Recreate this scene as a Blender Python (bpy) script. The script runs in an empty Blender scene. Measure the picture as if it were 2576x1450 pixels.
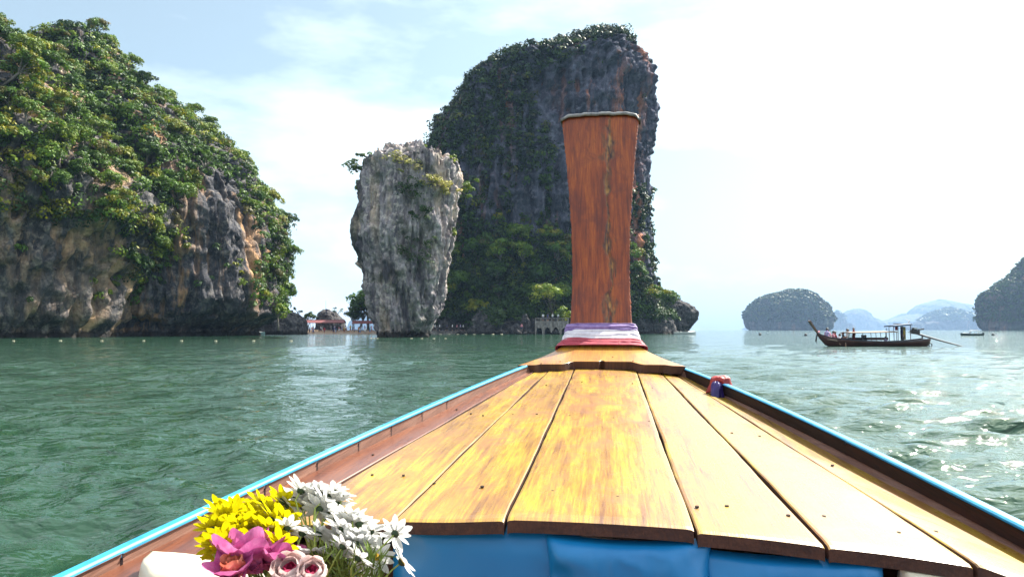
import bpy, bmesh, math, random
import numpy as np
from mathutils import Vector, Matrix, Quaternion
R = math.radians
random.seed(7); RNG = np.random.default_rng(7)
scene = bpy.context.scene
COL = scene.collection

# ------------------------------------------------------------------ camera
F = 1860.0; CX = 1288.0; CY = 725.0; HOR = 829.0; CAMH = 1.2
PITCH = math.atan((HOR - CY) / F)
cam_d = bpy.data.cameras.new('camera'); cam = bpy.data.objects.new('camera', cam_d); COL.objects.link(cam)
cam_d.sensor_width = 36.0; cam_d.lens = 36.0 * F / 2576.0
cam_d.clip_start = 0.05; cam_d.clip_end = 30000.0
cam.location = (0, 0, CAMH); cam.rotation_euler = (R(90) + PITCH, 0, 0)
scene.camera = cam

# ------------------------------------------------------------------ sky, sun, exposure
SUN_AZ, SUN_EL = 51.0, 46.0            # degrees right of the view axis, above the horizon
world = bpy.data.worlds.new('World'); scene.world = world; world.use_nodes = True
wn = world.node_tree.nodes; wl = world.node_tree.links; wn.clear()
sky = wn.new('ShaderNodeTexSky'); sky.sky_type = 'NISHITA'; sky.sun_disc = False
sky.sun_elevation = R(SUN_EL); sky.sun_rotation = R(SUN_AZ)
sky.air_density = 1.0; sky.dust_density = 3.0; sky.ozone_density = 0.6; sky.altitude = 0
wbg = wn.new('ShaderNodeBackground'); wbg.inputs['Strength'].default_value = 0.053
wo = wn.new('ShaderNodeOutputWorld')
# thin high cloud drifting over the blue: white where the noise is dense
wtc = wn.new('ShaderNodeTexCoord'); wmp = wn.new('ShaderNodeMapping'); wmp.inputs['Scale'].default_value = (1.2, 1.2, 3.6)
wmp.inputs['Rotation'].default_value = (0.15, 0.25, 0.5); wmp.inputs['Location'].default_value = (2.6, 0.5, 0.0)
wns = wn.new('ShaderNodeTexNoise'); wns.inputs['Scale'].default_value = 1.1; wns.inputs['Detail'].default_value = 7; wns.inputs['Roughness'].default_value = 0.55
wrp = wn.new('ShaderNodeValToRGB'); wrp.color_ramp.elements[0].position = 0.40; wrp.color_ramp.elements[1].position = 0.62
wrp.color_ramp.elements[0].color = (0.16, 0.16, 0.16, 1); wrp.color_ramp.elements[1].color = (0.9, 0.9, 0.9, 1)
wmx = wn.new('ShaderNodeMixRGB'); wmx.blend_type = 'ADD'; wmx.inputs['Color2'].default_value = (11.2, 11.0, 10.6, 1)
wtint = wn.new('ShaderNodeMixRGB'); wtint.blend_type = 'MULTIPLY'; wtint.inputs['Fac'].default_value = 1.0; wtint.inputs['Color2'].default_value = (0.80, 1.04, 0.98, 1)
wl.new(wtc.outputs['Generated'], wmp.inputs['Vector']); wl.new(wmp.outputs['Vector'], wns.inputs['Vector'])
wl.new(wns.outputs['Fac'], wrp.inputs['Fac']); wl.new(wrp.outputs['Color'], wmx.inputs['Fac'])
wl.new(sky.outputs['Color'], wtint.inputs['Color1']); wl.new(wtint.outputs['Color'], wmx.inputs['Color1']); wl.new(wmx.outputs['Color'], wbg.inputs['Color']); wl.new(wbg.outputs['Background'], wo.inputs['Surface'])
sun_d = bpy.data.lights.new('sun', 'SUN'); sun = bpy.data.objects.new('sun', sun_d); COL.objects.link(sun)
sun_d.energy = 5.0; sun_d.angle = R(0.53); sun_d.color = (1.0, 0.94, 0.84)
SUNDIR = Vector((math.sin(R(SUN_AZ)) * math.cos(R(SUN_EL)), math.cos(R(SUN_AZ)) * math.cos(R(SUN_EL)), math.sin(R(SUN_EL))))
sun.rotation_euler = SUNDIR.to_track_quat('Z', 'Y').to_euler(); sun.location = (40, 20, 60)
vs = scene.view_settings
vs.view_transform = 'Standard'; vs.look = 'None'; vs.gamma = 1.0; vs.use_curve_mapping = False; vs.exposure = 1.52
scene.cycles.use_denoising = True
scene.cycles.max_bounces = 6; scene.cycles.diffuse_bounces = 3; scene.cycles.glossy_bounces = 3
scene.cycles.transmission_bounces = 3; scene.cycles.transparent_max_bounces = 6; scene.cycles.volume_bounces = 0
scene.cycles.sample_clamp_indirect = 6.0
scene.cycles.caustics_reflective = False; scene.cycles.caustics_refractive = False

# ------------------------------------------------------------------ helpers
def ray(px, py):
    u = (px - CX) / F; v = (CY - py) / F
    c, s = math.cos(PITCH), math.sin(PITCH)
    return Vector((u, c - v * s, s + v * c))
def at(px, py, Y):
    d = ray(px, py); k = Y / d.y
    return Vector((d.x * k, Y, CAMH + d.z * k))
def interp(x, xs, ys): return np.interp(x, xs, ys)

def _hash(ix, iy, iz):
    h = (ix.astype(np.int64) * 73856093) ^ (iy.astype(np.int64) * 19349663) ^ (iz.astype(np.int64) * 83492791)
    h = (h ^ (h >> 13)) * 1274126177
    return (h ^ (h >> 16)) & 0xffff
_G = RNG.normal(size=(256, 3)); _G /= np.linalg.norm(_G, axis=1)[:, None]
def perlin(p):
    p = np.asarray(p, float); i = np.floor(p).astype(np.int64); f = p - i
    u = f * f * f * (f * (f * 6 - 15) + 10)
    out = np.zeros(len(p))
    for dx in (0, 1):
        wx = u[:, 0] if dx else 1 - u[:, 0]
        for dy in (0, 1):
            wy = u[:, 1] if dy else 1 - u[:, 1]
            for dz in (0, 1):
                wz = u[:, 2] if dz else 1 - u[:, 2]
                g = _G[_hash(i[:, 0] + dx, i[:, 1] + dy, i[:, 2] + dz) % 256]
                out += wx * wy * wz * ((f - (dx, dy, dz)) * g).sum(1)
    return out * 1.6
def fbm(p, octv=4, gain=0.5, lac=2.03):
    a, s, o = 1.0, 0.0, np.zeros(len(p))
    q = np.array(p, float)
    for k in range(octv):
        o += a * perlin(q + 17.3 * k); q = q * lac; a *= gain
    return o

def mesh_np(name, V, Fq, smooth=False):
    """V (n,3); Fq: (m,k) int array, or a list of faces"""
    me = bpy.data.meshes.new(name)
    if isinstance(Fq, np.ndarray):
        n, k = Fq.shape
        me.vertices.add(len(V)); me.vertices.foreach_set('co', np.asarray(V, np.float32).ravel())
        me.loops.add(n * k); me.loops.foreach_set('vertex_index', Fq.astype(np.int32).ravel())
        me.polygons.add(n); me.polygons.foreach_set('loop_start', np.arange(0, n * k, k, dtype=np.int32))
        me.update(calc_edges=True)
    else:
        me.from_pydata([tuple(v) for v in V], [], [tuple(f) for f in Fq]); me.update()
    if smooth:
        me.polygons.foreach_set('use_smooth', np.ones(len(me.polygons), bool))
    return me
def wloc(o):
    p = Vector((0, 0, 0))
    while o is not None: p = p + o.location; o = o.parent
    return p
def tag(o, label=None, cat=None, group=None, kind=None):
    if label: o['label'] = label
    if cat: o['category'] = cat
    if group: o['group'] = group
    if kind: o['kind'] = kind
    return o
def obj(name, me, mat=None, parent=None, origin=None):
    """me holds world coordinates; the origin moves to `origin` (or stays with the parent)"""
    o = bpy.data.objects.new(name, me); COL.objects.link(o)
    if mat is not None:
        for m in (mat if isinstance(mat, (list, tuple)) else [mat]): me.materials.append(m)
    base = wloc(parent) if parent else Vector((0, 0, 0))
    if origin is None: origin = base
    origin = Vector(origin)
    if origin.length > 0: me.transform(Matrix.Translation(-origin))
    o.location = origin - base
    if parent: o.parent = parent
    return o
def empty(name, loc, label=None, cat=None, group=None):
    e = bpy.data.objects.new(name, None); COL.objects.link(e); e.location = loc; e.empty_display_size = 0.3
    return tag(e, label, cat, group)
def attr(me, name, data, kind='FLOAT'):
    a = me.attributes.new(name, kind, 'POINT')
    data = np.asarray(data, np.float32)
    a.data.foreach_set('value' if kind == 'FLOAT' else ('color' if kind == 'FLOAT_COLOR' else 'vector'), data.ravel())

class MB:
    """collects simple solids into one mesh"""
    def __init__(s): s.v = []; s.f = []
    def add(s, vs_, fs_):
        b = len(s.v); s.v += [tuple(v) for v in vs_]; s.f += [tuple(i + b for i in f) for f in fs_]
    def box(s, c, d, rot=None):
        c = Vector(c); vs_ = []
        for x in (-.5, .5):
            for y in (-.5, .5):
                for z in (-.5, .5):
                    p = Vector((x * d[0], y * d[1], z * d[2]))
                    if rot is not None: p = rot @ p
                    vs_.append(c + p)
        s.add(vs_, [(0, 1, 3, 2), (4, 6, 7, 5), (0, 4, 5, 1), (2, 3, 7, 6), (0, 2, 6, 4), (1, 5, 7, 3)])
    def tube(s, pts, rad, n=8, cap=True):
        pts = [Vector(p) for p in pts]
        if not hasattr(rad, '__len__'): rad = [rad] * len(pts)
        vs_, fs_ = [], []
        for i, p in enumerate(pts):
            d = (pts[min(i + 1, len(pts) - 1)] - pts[max(i - 1, 0)])
            if d.length < 1e-9: d = Vector((0, 0, 1))
            d.normalize()
            u = d.cross(Vector((0, 0, 1)));
            if u.length < 1e-3: u = Vector((1, 0, 0))
            u.normalize(); w = d.cross(u)
            for k in range(n):
                a = 2 * math.pi * k / n
                vs_.append(p + (u * math.cos(a) + w * math.sin(a)) * rad[i])
        for i in range(len(pts) - 1):
            for k in range(n):
                fs_.append((i * n + k, i * n + (k + 1) % n, (i + 1) * n + (k + 1) % n, (i + 1) * n + k))
        if cap:
            fs_.append(tuple(range(n))[::-1]); fs_.append(tuple((len(pts) - 1) * n + k for k in range(n)))
        s.add(vs_, fs_)
    def mesh(s, name, smooth=False): return mesh_np(name, s.v, s.f, smooth)

def grid_faces(nu, nv, wrap_u=False):
    iu = np.arange(nu if wrap_u else nu - 1); iv = np.arange(nv - 1)
    I, J = np.meshgrid(iu, iv, indexing='ij'); I2 = (I + 1) % nu
    return np.stack([I * nv + J, I2 * nv + J, I2 * nv + J + 1, I * nv + J + 1], -1).reshape(-1, 4)

# ------------------------------------------------------------------ materials
class NT:
    def __init__(s, name):
        s.m = bpy.data.materials.new(name); s.m.use_nodes = True
        s.n = s.m.node_tree.nodes; s.l = s.m.node_tree.links
        s.b = s.n['Principled BSDF']; s.out = s.n['Material Output']
    def node(s, t, **kw):
        x = s.n.new('ShaderNode' + t)
        for k, v in kw.items(): setattr(x, k, v)
        return x
    def val(s, sock, v):
        if isinstance(v, bpy.types.NodeSocket): s.l.new(v, sock)
        else: sock.default_value = v
    def coord(s, which='Object', scale=(1, 1, 1), rot=(0, 0, 0), loc=(0, 0, 0), attrname=None):
        mp = s.node('Mapping'); mp.inputs['Scale'].default_value = scale; mp.inputs['Rotation'].default_value = rot; mp.inputs['Location'].default_value = loc
        if attrname:
            a = s.node('Attribute'); a.attribute_name = attrname; s.l.new(a.outputs['Vector'], mp.inputs['Vector'])
        elif which == 'World':
            g = s.node('NewGeometry'); s.l.new(g.outputs['Position'], mp.inputs['Vector'])
        else:
            t = s.node('TexCoord'); s.l.new(t.outputs[which], mp.inputs['Vector'])
        return mp.outputs['Vector']
    def noise(s, vec, scale=1, detail=5, rough=0.55, dist=0.0):
        x = s.node('TexNoise'); s.l.new(vec, x.inputs['Vector']); x.inputs['Scale'].default_value = scale
        x.inputs['Detail'].default_value = detail; x.inputs['Roughness'].default_value = rough; x.inputs['Distortion'].default_value = dist
        return x.outputs['Fac']
    def ramp(s, fac, stops):
        r = s.node('ValToRGB'); e = r.color_ramp.elements
        while len(e) < len(stops): e.new(0.5)
        for k, (p, c) in enumerate(stops):
            e[k].position = p; e[k].color = (c[0], c[1], c[2], 1) if hasattr(c, '__len__') else (c, c, c, 1)
        s.l.new(fac, r.inputs['Fac']); return r.outputs['Color']
    def mix(s, fac, a, b, mode='MIX'):
        x = s.node('MixRGB', blend_type=mode)
        for sock, v in zip((x.inputs['Fac'], x.inputs['Color1'], x.inputs['Color2']), (fac, a, b)):
            if isinstance(v, bpy.types.NodeSocket): s.l.new(v, sock)
            elif hasattr(v, '__len__'): sock.default_value = (v[0], v[1], v[2], 1)
            else: sock.default_value = v
        return x.outputs['Color']
    def math(s, op, a, b=0.0):
        x = s.node('Math', operation=op); s.val(x.inputs[0], a); s.val(x.inputs[1], b); return x.outputs[0]
    def attrf(s, name):
        a = s.node('Attribute'); a.attribute_name = name; return a.outputs['Fac']
    def attrc(s, name):
        a = s.node('Attribute'); a.attribute_name = name; return a.outputs['Color']
    def bump(s, h, strength=0.5, dist=0.05, normal=None):
        b = s.node('Bump'); b.inputs['Strength'].default_value = strength; b.inputs['Distance'].default_value = dist
        s.l.new(h, b.inputs['Height'])
        if normal is not None: s.l.new(normal, b.inputs['Normal'])
        return b.outputs['Normal']
    def set(s, **kw):
        names = dict(col='Base Color', rough='Roughness', metal='Metallic', normal='Normal', coat='Coat Weight', coatr='Coat Roughness', spec='Specular IOR Level', ior='IOR', alpha='Alpha', sheen='Sheen Weight')
        for k, v in kw.items():
            sock = s.b.inputs[names[k]]
            if isinstance(v, bpy.types.NodeSocket): s.l.new(v, sock)
            elif k == 'col': sock.default_value = (v[0], v[1], v[2], 1)
            else: sock.default_value = v
        return s.m
def plain(name, col, rough=0.55, vary=0.12, scale=6.0, metal=0.0, coat=0.0, bump=0.0):
    """one colour with a little mottling"""
    t = NT(name); v = t.coord('Object'); n = t.noise(v, scale, 4, 0.6)
    lo = tuple(c * (1 - vary) for c in col); hi = tuple(min(1, c * (1 + vary)) for c in col)
    t.set(col=t.ramp(n, [(0.3, lo), (0.7, hi)]), rough=rough, metal=metal, coat=coat)
    if bump: t.set(normal=t.bump(n, bump, 0.01))
    return t.m

def rock_material(name, base, dark, light, stain=None, stain_amt=0.5, scale=1.0, moss=None, zband=None, streak=0.5, patch=0.5, bumpd=0.55, tide=0.0):
    t = NT(name)
    vs_ = t.coord('Object', scale=(0.6 * scale, 0.6 * scale, 0.07 * scale)); v = t.coord('Object', scale=(scale, scale, scale))
    st = t.noise(vs_, 1.4, 8, 0.62, 0.6); big = t.noise(v, 0.11, 4, 0.55, 0.4); fine = t.noise(v, 1.6, 8, 0.68)
    c = t.mix(t.ramp(st, [(0.34, 0.0), (0.62, 1.0)]), dark, base)
    c = t.mix(t.ramp(fine, [(0.50, 0.0), (0.68, 1.0)]), c, light)
    c = t.mix(t.ramp(fine, [(0.28, 1.0), (0.42, 0.0)]), c, tuple(k * 0.6 for k in dark))
    if stain:
        s1 = t.noise(t.coord('Object', scale=(0.30 * scale, 0.30 * scale, 0.035 * scale), loc=(3, 7, 1)), 1.0, 6, 0.6, 0.5)
        f = t.math('MULTIPLY', t.ramp(s1, [(0.58 - 0.14 * stain_amt, 0.0), (0.70 - 0.14 * stain_amt, 1.0)]), t.ramp(big, [(0.42, 0.15), (0.6, 1.0)]))
        sc = t.mix(t.ramp(fine, [(0.35, 0.0), (0.7, 1.0)]), stain, tuple(min(1, k * 1.6 + 0.05) for k in stain))
        c = t.mix(f, c, sc)
    if moss:
        mz = t.noise(v, 0.22, 6, 0.65, 0.3)
        c = t.mix(t.ramp(mz, [(0.52, 0.0), (0.64, 0.75)]), c, moss)
    pt = t.noise(t.coord('Object', scale=(0.16 * scale, 0.16 * scale, 0.07 * scale), loc=(5, 2, 9)), 1.5, 5, 0.6, 0.8)
    c = t.mix(t.math('MULTIPLY', t.ramp(pt, [(0.36, 1.0), (0.5, 0.0)]), patch), c, tuple(k * 0.75 for k in dark))
    if tide:   # wet, algae-dark tidal band above the waterline
        sx = t.node('SeparateXYZ'); t.l.new(t.coord('Object'), sx.inputs[0])
        zz = t.math('ADD', sx.outputs['Z'], t.math('MULTIPLY', t.math('SUBTRACT', fine, 0.5), 1.6))
        c = t.mix(t.ramp(t.math('MULTIPLY', zz, 1.0 / tide), [(0.35, 0.92), (0.60, 0.0)]), c, (0.020, 0.018, 0.016))
    vor = t.node('TexVoronoi'); vor.feature = 'DISTANCE_TO_EDGE'; t.l.new(t.coord('Object', scale=(scale * 0.7, scale * 0.7, scale * 0.22)), vor.inputs['Vector']); vor.inputs['Scale'].default_value = 1.2
    h = t.math('ADD', t.math('MULTIPLY', st, 0.8), t.math('ADD', t.math('MULTIPLY', fine, 0.8), t.math('MULTIPLY', t.ramp(vor.outputs['Distance'], [(0, 0), (0.12, 1)]), 0.22)))
    t.set(col=c, rough=0.92, spec=0.2, normal=t.bump(h, 0.9, bumpd / scale))
    return t.m

def foliage_material(name, trans=0.28, hue=1.0):
    t = NT(name)
    col = t.attrc('col')
    v = t.coord('Object'); n = t.noise(v, 0.9, 3, 0.5)
    c = t.mix(1.0, col, t.ramp(n, [(0.3, (0.65, 0.7, 0.7)), (0.7, (1.25, 1.2, 1.05))]), 'MULTIPLY')
    oi = t.node('ObjectInfo'); c = t.mix(1.0, c, t.ramp(oi.outputs['Random'], [(0, (0.72, 0.8, 0.75)), (1, (1.25, 1.15, 1.0))]), 'MULTIPLY')
    t.set(col=c, rough=0.55, spec=0.25)
    tr = t.node('BsdfTranslucent'); t.l.new(t.mix(1.0, c, (1.5, 1.5, 0.6), 'MULTIPLY'), tr.inputs['Color'])
    mx = t.node('MixShader'); mx.inputs[0].default_value = trans
    t.l.new(t.b.outputs[0], mx.inputs[1]); t.l.new(tr.outputs[0], mx.inputs[2]); t.l.new(mx.outputs[0], t.out.inputs['Surface'])
    return t.m
# ------------------------------------------------------------------ water
def build_water():
    rows = [0.9]
    while rows[-1] < 9000: rows.append(rows[-1] * 1.0118 + 0.004)
    r = np.array(rows)
    a = np.concatenate([np.linspace(-60, 60, 390), np.linspace(60, 300, 50)[1:-1]]) * math.pi / 180
    Rr, A = np.meshgrid(r, a, indexing='ij')
    X = Rr * np.sin(A); Y = Rr * np.cos(A); Z = np.zeros_like(X)
    rg = np.random.default_rng(3)
    cell = Rr * 0.0125
    for k in range(56):
        lam = 0.18 * (1.7 / 0.18) ** rg.random() if k > 3 else 4.6 + 5 * rg.random()
        th = rg.normal(0.2, 0.5) + math.pi / 2 * 0.0
        kx, ky = math.sin(th) * 2 * math.pi / lam, math.cos(th) * 2 * math.pi / lam
        amp = 0.0072 * lam ** 0.78 if lam < 4.6 else 0.006
        ph = rg.random() * 6.28
        fade = np.clip((lam / cell - 1.6) / 2.0, 0, 1)
        w = np.sin(kx * X + ky * Y + ph)
        Z += amp * fade * (w + 0.35 * np.abs(w) - 0.2)
    patch = fbm(np.stack([X.ravel() / 9, Y.ravel() / 9, np.zeros(X.size)], 1), 2).reshape(X.shape)
    Z *= np.clip(0.95 + 0.55 * patch, 0.35, 1.7)
    Z[:2] = 0
    V = np.stack([X, Y, Z], -1).reshape(-1, 3)
    na = len(a); nr = len(r)
    I, J = np.meshgrid(np.arange(nr - 1), np.arange(na), indexing='ij'); J2 = (J + 1) % na
    Fq = np.stack([I * na + J, I * na + J2, (I + 1) * na + J2, (I + 1) * na + J], -1).reshape(-1, 4)
    me = mesh_np('water', V, Fq, True)
    t = NT('sea_water')
    v = t.coord('World', scale=(1, 1, 1))
    w1 = t.noise(t.coord('World', scale=(1.0, 1.9, 1)), 1.1, 4, 0.55, 0.4)
    w2 = t.noise(t.coord('World', scale=(1.0, 1.6, 1), rot=(0, 0, 0.4)), 4.5, 3, 0.5, 0.5)
    w3 = t.noise(t.coord('World', scale=(1.0, 2.2, 1), rot=(0, 0, -0.2)), 0.22, 3, 0.5)
    h = t.math('ADD', t.math('ADD', t.math('MULTIPLY', w1, 0.55), t.math('MULTIPLY', w2, 0.15)), t.math('MULTIPLY', w3, 1.2))
    big = t.noise(v, 0.02, 3, 0.5)
    col = t.ramp(big, [(0.35, (0.015, 0.046, 0.026)), (0.65, (0.021, 0.056, 0.036))])
    t.set(col=col, rough=0.035, ior=1.33, spec=0.5, normal=t.bump(h, 1.0, 0.24))
    o = obj('water', me, t.m); tag(o, 'rippled green sea water stretching to the horizon', 'water', kind='structure')
build_water()

# ------------------------------------------------------------------ islands
def project(V):
    V = np.asarray(V, float); dx, dy, dz = V[:, 0], V[:, 1], V[:, 2] - CAMH
    c, s = math.cos(PITCH), math.sin(PITCH)
    zc = dy * c + dz * s; yc = -dy * s + dz * c
    return CX + F * dx / zc, CY - F * yc / zc
def in_poly(px, py, poly):
    n = len(poly); inside = np.zeros(len(px), bool); j = n - 1
    for i in range(n):
        xi, yi = poly[i]; xj, yj = poly[j]
        c = ((yi > py) != (yj > py)) & (px < (xj - xi) * (py - yi) / (yj - yi + 1e-12) + xi)
        inside ^= c; j = i
    return inside

def ring_rock(prof, yc, ry, nu=200, nz=140, nexp=2.4, seed=0, amp=(2.5, 1.0, 0.6), size=(18, 6, 2.2), flute=0.5, flute_w=1.6, notch=0.0, top_amp=0.6, inner=10, zflat=0.18, ledge=0.0, lump=0.0, zd=0.8, hi=None):
    """stacked closed rings: prof rows are (pixel y, left x, right x) read off the outline at depth yc"""
    prof = sorted(prof, key=lambda q: -q[0])
    wmax = max(q[2] - q[1] for q in prof); ry0 = ry(5) if callable(ry) else ry
    zs = np.array([at(q[1], q[0], yc - zd * ry0 * max(0.02, (q[2] - q[1]) / wmax) ** 0.6).z if q[0] < 780 else at(q[1], q[0], yc).z for q in prof]); xl = np.array([at(q[1], q[0], yc).x for q in prof]); xr = np.array([at(q[2], q[0], yc).x for q in prof])
    z = np.concatenate([[-2.0], np.linspace(zs[0], zs[-1], nz)])
    L = np.interp(z, zs, xl); Rr = np.interp(z, zs, xr)
    ryv = np.array([ry(k) if callable(ry) else ry for k in z]) if callable(ry) else np.full(len(z), ry)
    scale = (Rr - L) / max(1e-6, (Rr - L).max()); ryv = ryv * np.clip(scale, 0.02, 1) ** 0.6
    th = np.linspace(0, 2 * math.pi, nu, endpoint=False)
    c, s = np.cos(th), np.sin(th)
    ex = np.sign(c) * np.abs(c) ** (2 / nexp); ey = np.sign(s) * np.abs(s) ** (2 / nexp)
    xc = (L + Rr) / 2; rx = (Rr - L) / 2
    X = xc[None, :] + ex[:, None] * rx[None, :]; Y = yc + ey[:, None] * ryv[None, :]; Z = np.repeat(z[None, :], nu, 0)
    # cap rings
    k = np.linspace(1, 0, inner + 1)[1:]
    X2 = xc[-1] + (X[:, -1:] - xc[-1]) * k; Y2 = yc + (Y[:, -1:] - yc) * k
    Z2 = z[-1] + zflat * rx[-1] * (1 - k[None, :] ** 2) + 0 * X2
    X = np.concatenate([X, X2], 1); Y = np.concatenate([Y, Y2], 1); Z = np.concatenate([Z, Z2], 1)
    nv = X.shape[1]
    P = np.stack([X, Y, Z], -1).reshape(-1, 3)
    nx = np.cos(th)[:, None] * np.ones(nv); ny = np.sin(th)[:, None] * np.ones(nv); nz_ = np.zeros_like(nx)
    nz_[:, -inner:] = 1.2; N = np.stack([nx, ny, nz_], -1).reshape(-1, 3); N /= np.linalg.norm(N, axis=1)[:, None]
    off = seed * 13.7
    d = amp[0] * fbm(P / size[0] + off, 3) + amp[1] * fbm(P / size[1] + off * 2, 3) + amp[2] * fbm(P / size[2] + off * 3, 3)
    if flute:
        q = P.copy(); q[:, 2] *= 0.12
        fl = fbm(q / flute_w + off, 3, 0.6); d += flute * (1 - 2 * np.abs(fl))
    if ledge:
        q = P.copy(); q[:, :2] *= 0.25
        d += ledge * fbm(q / 3.0 + off * 4, 2)
    d -= d.mean() + lump
    if hi:
        w = np.clip((P[:, 2] - hi[0]) / 8.0, 0, 1); d += w * hi[1] * (fbm(P / hi[2] + off, 3) + 0.5 * np.abs(fbm(P / (hi[2] * .45) + off, 2)))
    if notch:
        d -= notch * np.exp(-((P[:, 2] - 1.0) / 1.5) ** 2)
    d[P[:, 2] < -1.5] -= 0.3
    tmask = np.zeros((nu, nv)); tmask[:, -inner:] = 1
    P = P + N * d[:, None]
    P[:, 2] = np.where(tmask.ravel() > 0, P[:, 2] + top_amp * (1 - np.abs(fbm(P / 2.0 + off, 3))) - top_amp * 0.5, np.where(P[:, 2] < -1, -2.0, P[:, 2]))
    Vg = P.reshape(nu, nv, 3)
    Vg[:, -1] = Vg[:, -1].mean(0)
    Fq = grid_faces(nu, nv, True)
    return Vg.reshape(-1, 3), Fq

def surf_samples(V, Fq, n, seed):
    rg = np.random.default_rng(seed)
    a, b, c, d = (V[Fq[:, k]] for k in range(4))
    nrm = np.cross(c - a, d - b); ar = np.linalg.norm(nrm, axis=1); 
    nrm /= (ar[:, None] + 1e-9)
    idx = rg.choice(len(Fq), n, p=ar / ar.sum())
    u, w = rg.random(n)[:, None], rg.random(n)[:, None]
    p = (a[idx] * (1 - u) + b[idx] * u) * (1 - w) + (d[idx] * (1 - u) + c[idx] * u) * w
    return p, nrm[idx]

GREENS = np.array([[.048, .100, .019], [.080, .150, .024], [.022, .052, .018], [.125, .180, .022], [.200, .205, .020], [.100, .090, .030], [.062, .115, .042]])
def leaf_cloud(C, N, rad, cols, nleaf, leaf, seed=1, flat=0.75, up=0.5):
    rg = np.random.default_rng(seed); n = len(C)
    D = rg.normal(size=(n, nleaf, 3)); D /= np.linalg.norm(D, axis=2)[..., None]
    D += N[:, None, :] * 0.55 + np.array([0, 0, up]); D /= np.linalg.norm(D, axis=2)[..., None]
    rr = rad[:, None] * (0.62 + 0.45 * rg.random((n, nleaf)))
    Pp = C[:, None, :] + D * rr[..., None] * np.array([1, 1, flat])
    nn = D + 0.36 * rg.normal(size=D.shape); nn /= np.linalg.norm(nn, axis=2)[..., None]
    t = np.cross(nn, rg.normal(size=D.shape)); t /= np.linalg.norm(t, axis=2)[..., None] + 1e-9
    b = np.cross(nn, t)
    lf = leaf * (0.6 + 0.8 * rg.random((n, nleaf, 1)))
    t = t * lf; b = b * lf * 0.62
    Q = np.stack([Pp - t, Pp - b * 0.9 + nn * lf * 0.10, Pp + t, Pp + b * 0.9 + nn * lf * 0.10], 2).reshape(-1, 3)
    m = n * nleaf
    Fq = np.arange(m * 4).reshape(m, 4)
    cc = np.repeat(cols[:, None, :], nleaf, 1) * (0.85 + 0.3 * rg.random((n, nleaf, 1)))
    cc = np.repeat(cc.reshape(-1, 1, 3), 4, 1).reshape(-1, 3)
    cc = np.concatenate([cc, np.ones((len(cc), 1))], 1)
    return Q, Fq, cc
def leaf_object(name, clouds, mat, parent=None, origin=None):
    Vs, Fs, Cs, b = [], [], [], 0
    for Q, Fq, cc in clouds:
        Vs.append(Q); Fs.append(Fq + b); Cs.append(cc); b += len(Q)
    me = mesh_np(name, np.concatenate(Vs), np.concatenate(Fs)); attr(me, 'col', np.concatenate(Cs), 'FLOAT_COLOR')
    return obj(name, me, mat, parent, origin)

M_LEAF = foliage_material('jungle_leaves', 0.22)
M_LEAF_DK = foliage_material('shade_leaves', 0.10)
def pick_cols(p, weights, seed, size=9.0):
    """neighbouring plants share a species colour"""
    rg = np.random.default_rng(seed)
    f = fbm(p / size + seed, 3) * 0.9 + rg.normal(size=len(p)) * 0.22
    w = np.cumsum(weights) / np.sum(weights)
    q = np.clip((f + 0.75) / 1.5, 0, 0.999)
    return GREENS[np.searchsorted(w, q)] * (0.8 + 0.4 * rg.random((len(p), 1)))

M_LIME = rock_material('limestone_cliff_rock', (0.090, 0.088, 0.098), (0.028, 0.030, 0.040), (0.22, 0.20, 0.185), stain=(0.34, 0.19, 0.090), stain_amt=0.65, scale=0.6, tide=2.2)
M_TAPU = rock_material('pillar_rock', (0.42, 0.37, 0.38), (0.10, 0.09, 0.11), (0.68, 0.60, 0.53), stain=(0.48, 0.36, 0.27), stain_amt=0.75, scale=0.9, moss=(0.075, 0.085, 0.050), patch=0.95, bumpd=0.42, tide=2.0)
M_MASSIF = rock_material('massif_rock', (0.115, 0.12, 0.165), (0.034, 0.036, 0.056), (0.21, 0.21, 0.26), stain=(0.40, 0.14, 0.06), stain_amt=0.38, scale=0.36)
M_DARKROCK = rock_material('wet_rock', (0.085, 0.08, 0.085), (0.03, 0.03, 0.035), (0.18, 0.165, 0.155), scale=0.8, tide=1.6)

# left island: near lobe A and far lobe B in one mesh
A_prof = [(856, -900, 322), (800, -900, 338), (740, -900, 345), (690, -900, 352), (640, -900, 378), (590, -900, 396), (560, -900, 412), (525, -900, 425), (480, -900, 418), (400, -900, 362), (300, -900, 275), (200, -900, 195), (120, -900, 150), (80, -900, 110), (50, -900, 40), (30, -900, -20), (-40, -850, -160), (-90, -700, -300)]
B_prof = [(850, 120, 640), (820, 120, 655), (790, 120, 700), (745, 120, 712), (700, 120, 712), (620, 120, 710), (560, 120, 694), (500, 120, 690), (430, 120, 664), (360, 120, 622), (300, 120, 562), (220, 120, 462), (165, 120, 362), (105, 130, 288), (75, 140, 280), (64, 160, 262)]
VA, FA = ring_rock(A_prof, 128, 33, 420, 170, 3.2, seed=1, amp=(2.8, 0.9, 0.55), size=(22, 8, 2.4), flute=1.3, flute_w=2.6, notch=1.4, ledge=0.4, lump=1.2, zd=0.35, hi=(17, 2.6, 8.0))
VB, FB = ring_rock(B_prof, 152, 27, 320, 170, 2.6, seed=2, amp=(2.2, 0.8, 0.5), size=(18, 8, 2.4), flute=1.3, flute_w=2.4, notch=1.6, ledge=0.4, lump=1.8, zd=0.85, hi=(30, 2.0, 8.0))
Vl = np.concatenate([VA, VB]); Fl = np.concatenate([FA, FB + len(VA)])
M_LIME_A = rock_material('cream_cliff_rock', (0.125, 0.118, 0.118), (0.034, 0.035, 0.043), (0.34, 0.295, 0.25), stain=(0.44, 0.28, 0.155), stain_amt=0.85, scale=0.6, tide=2.2)
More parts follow.
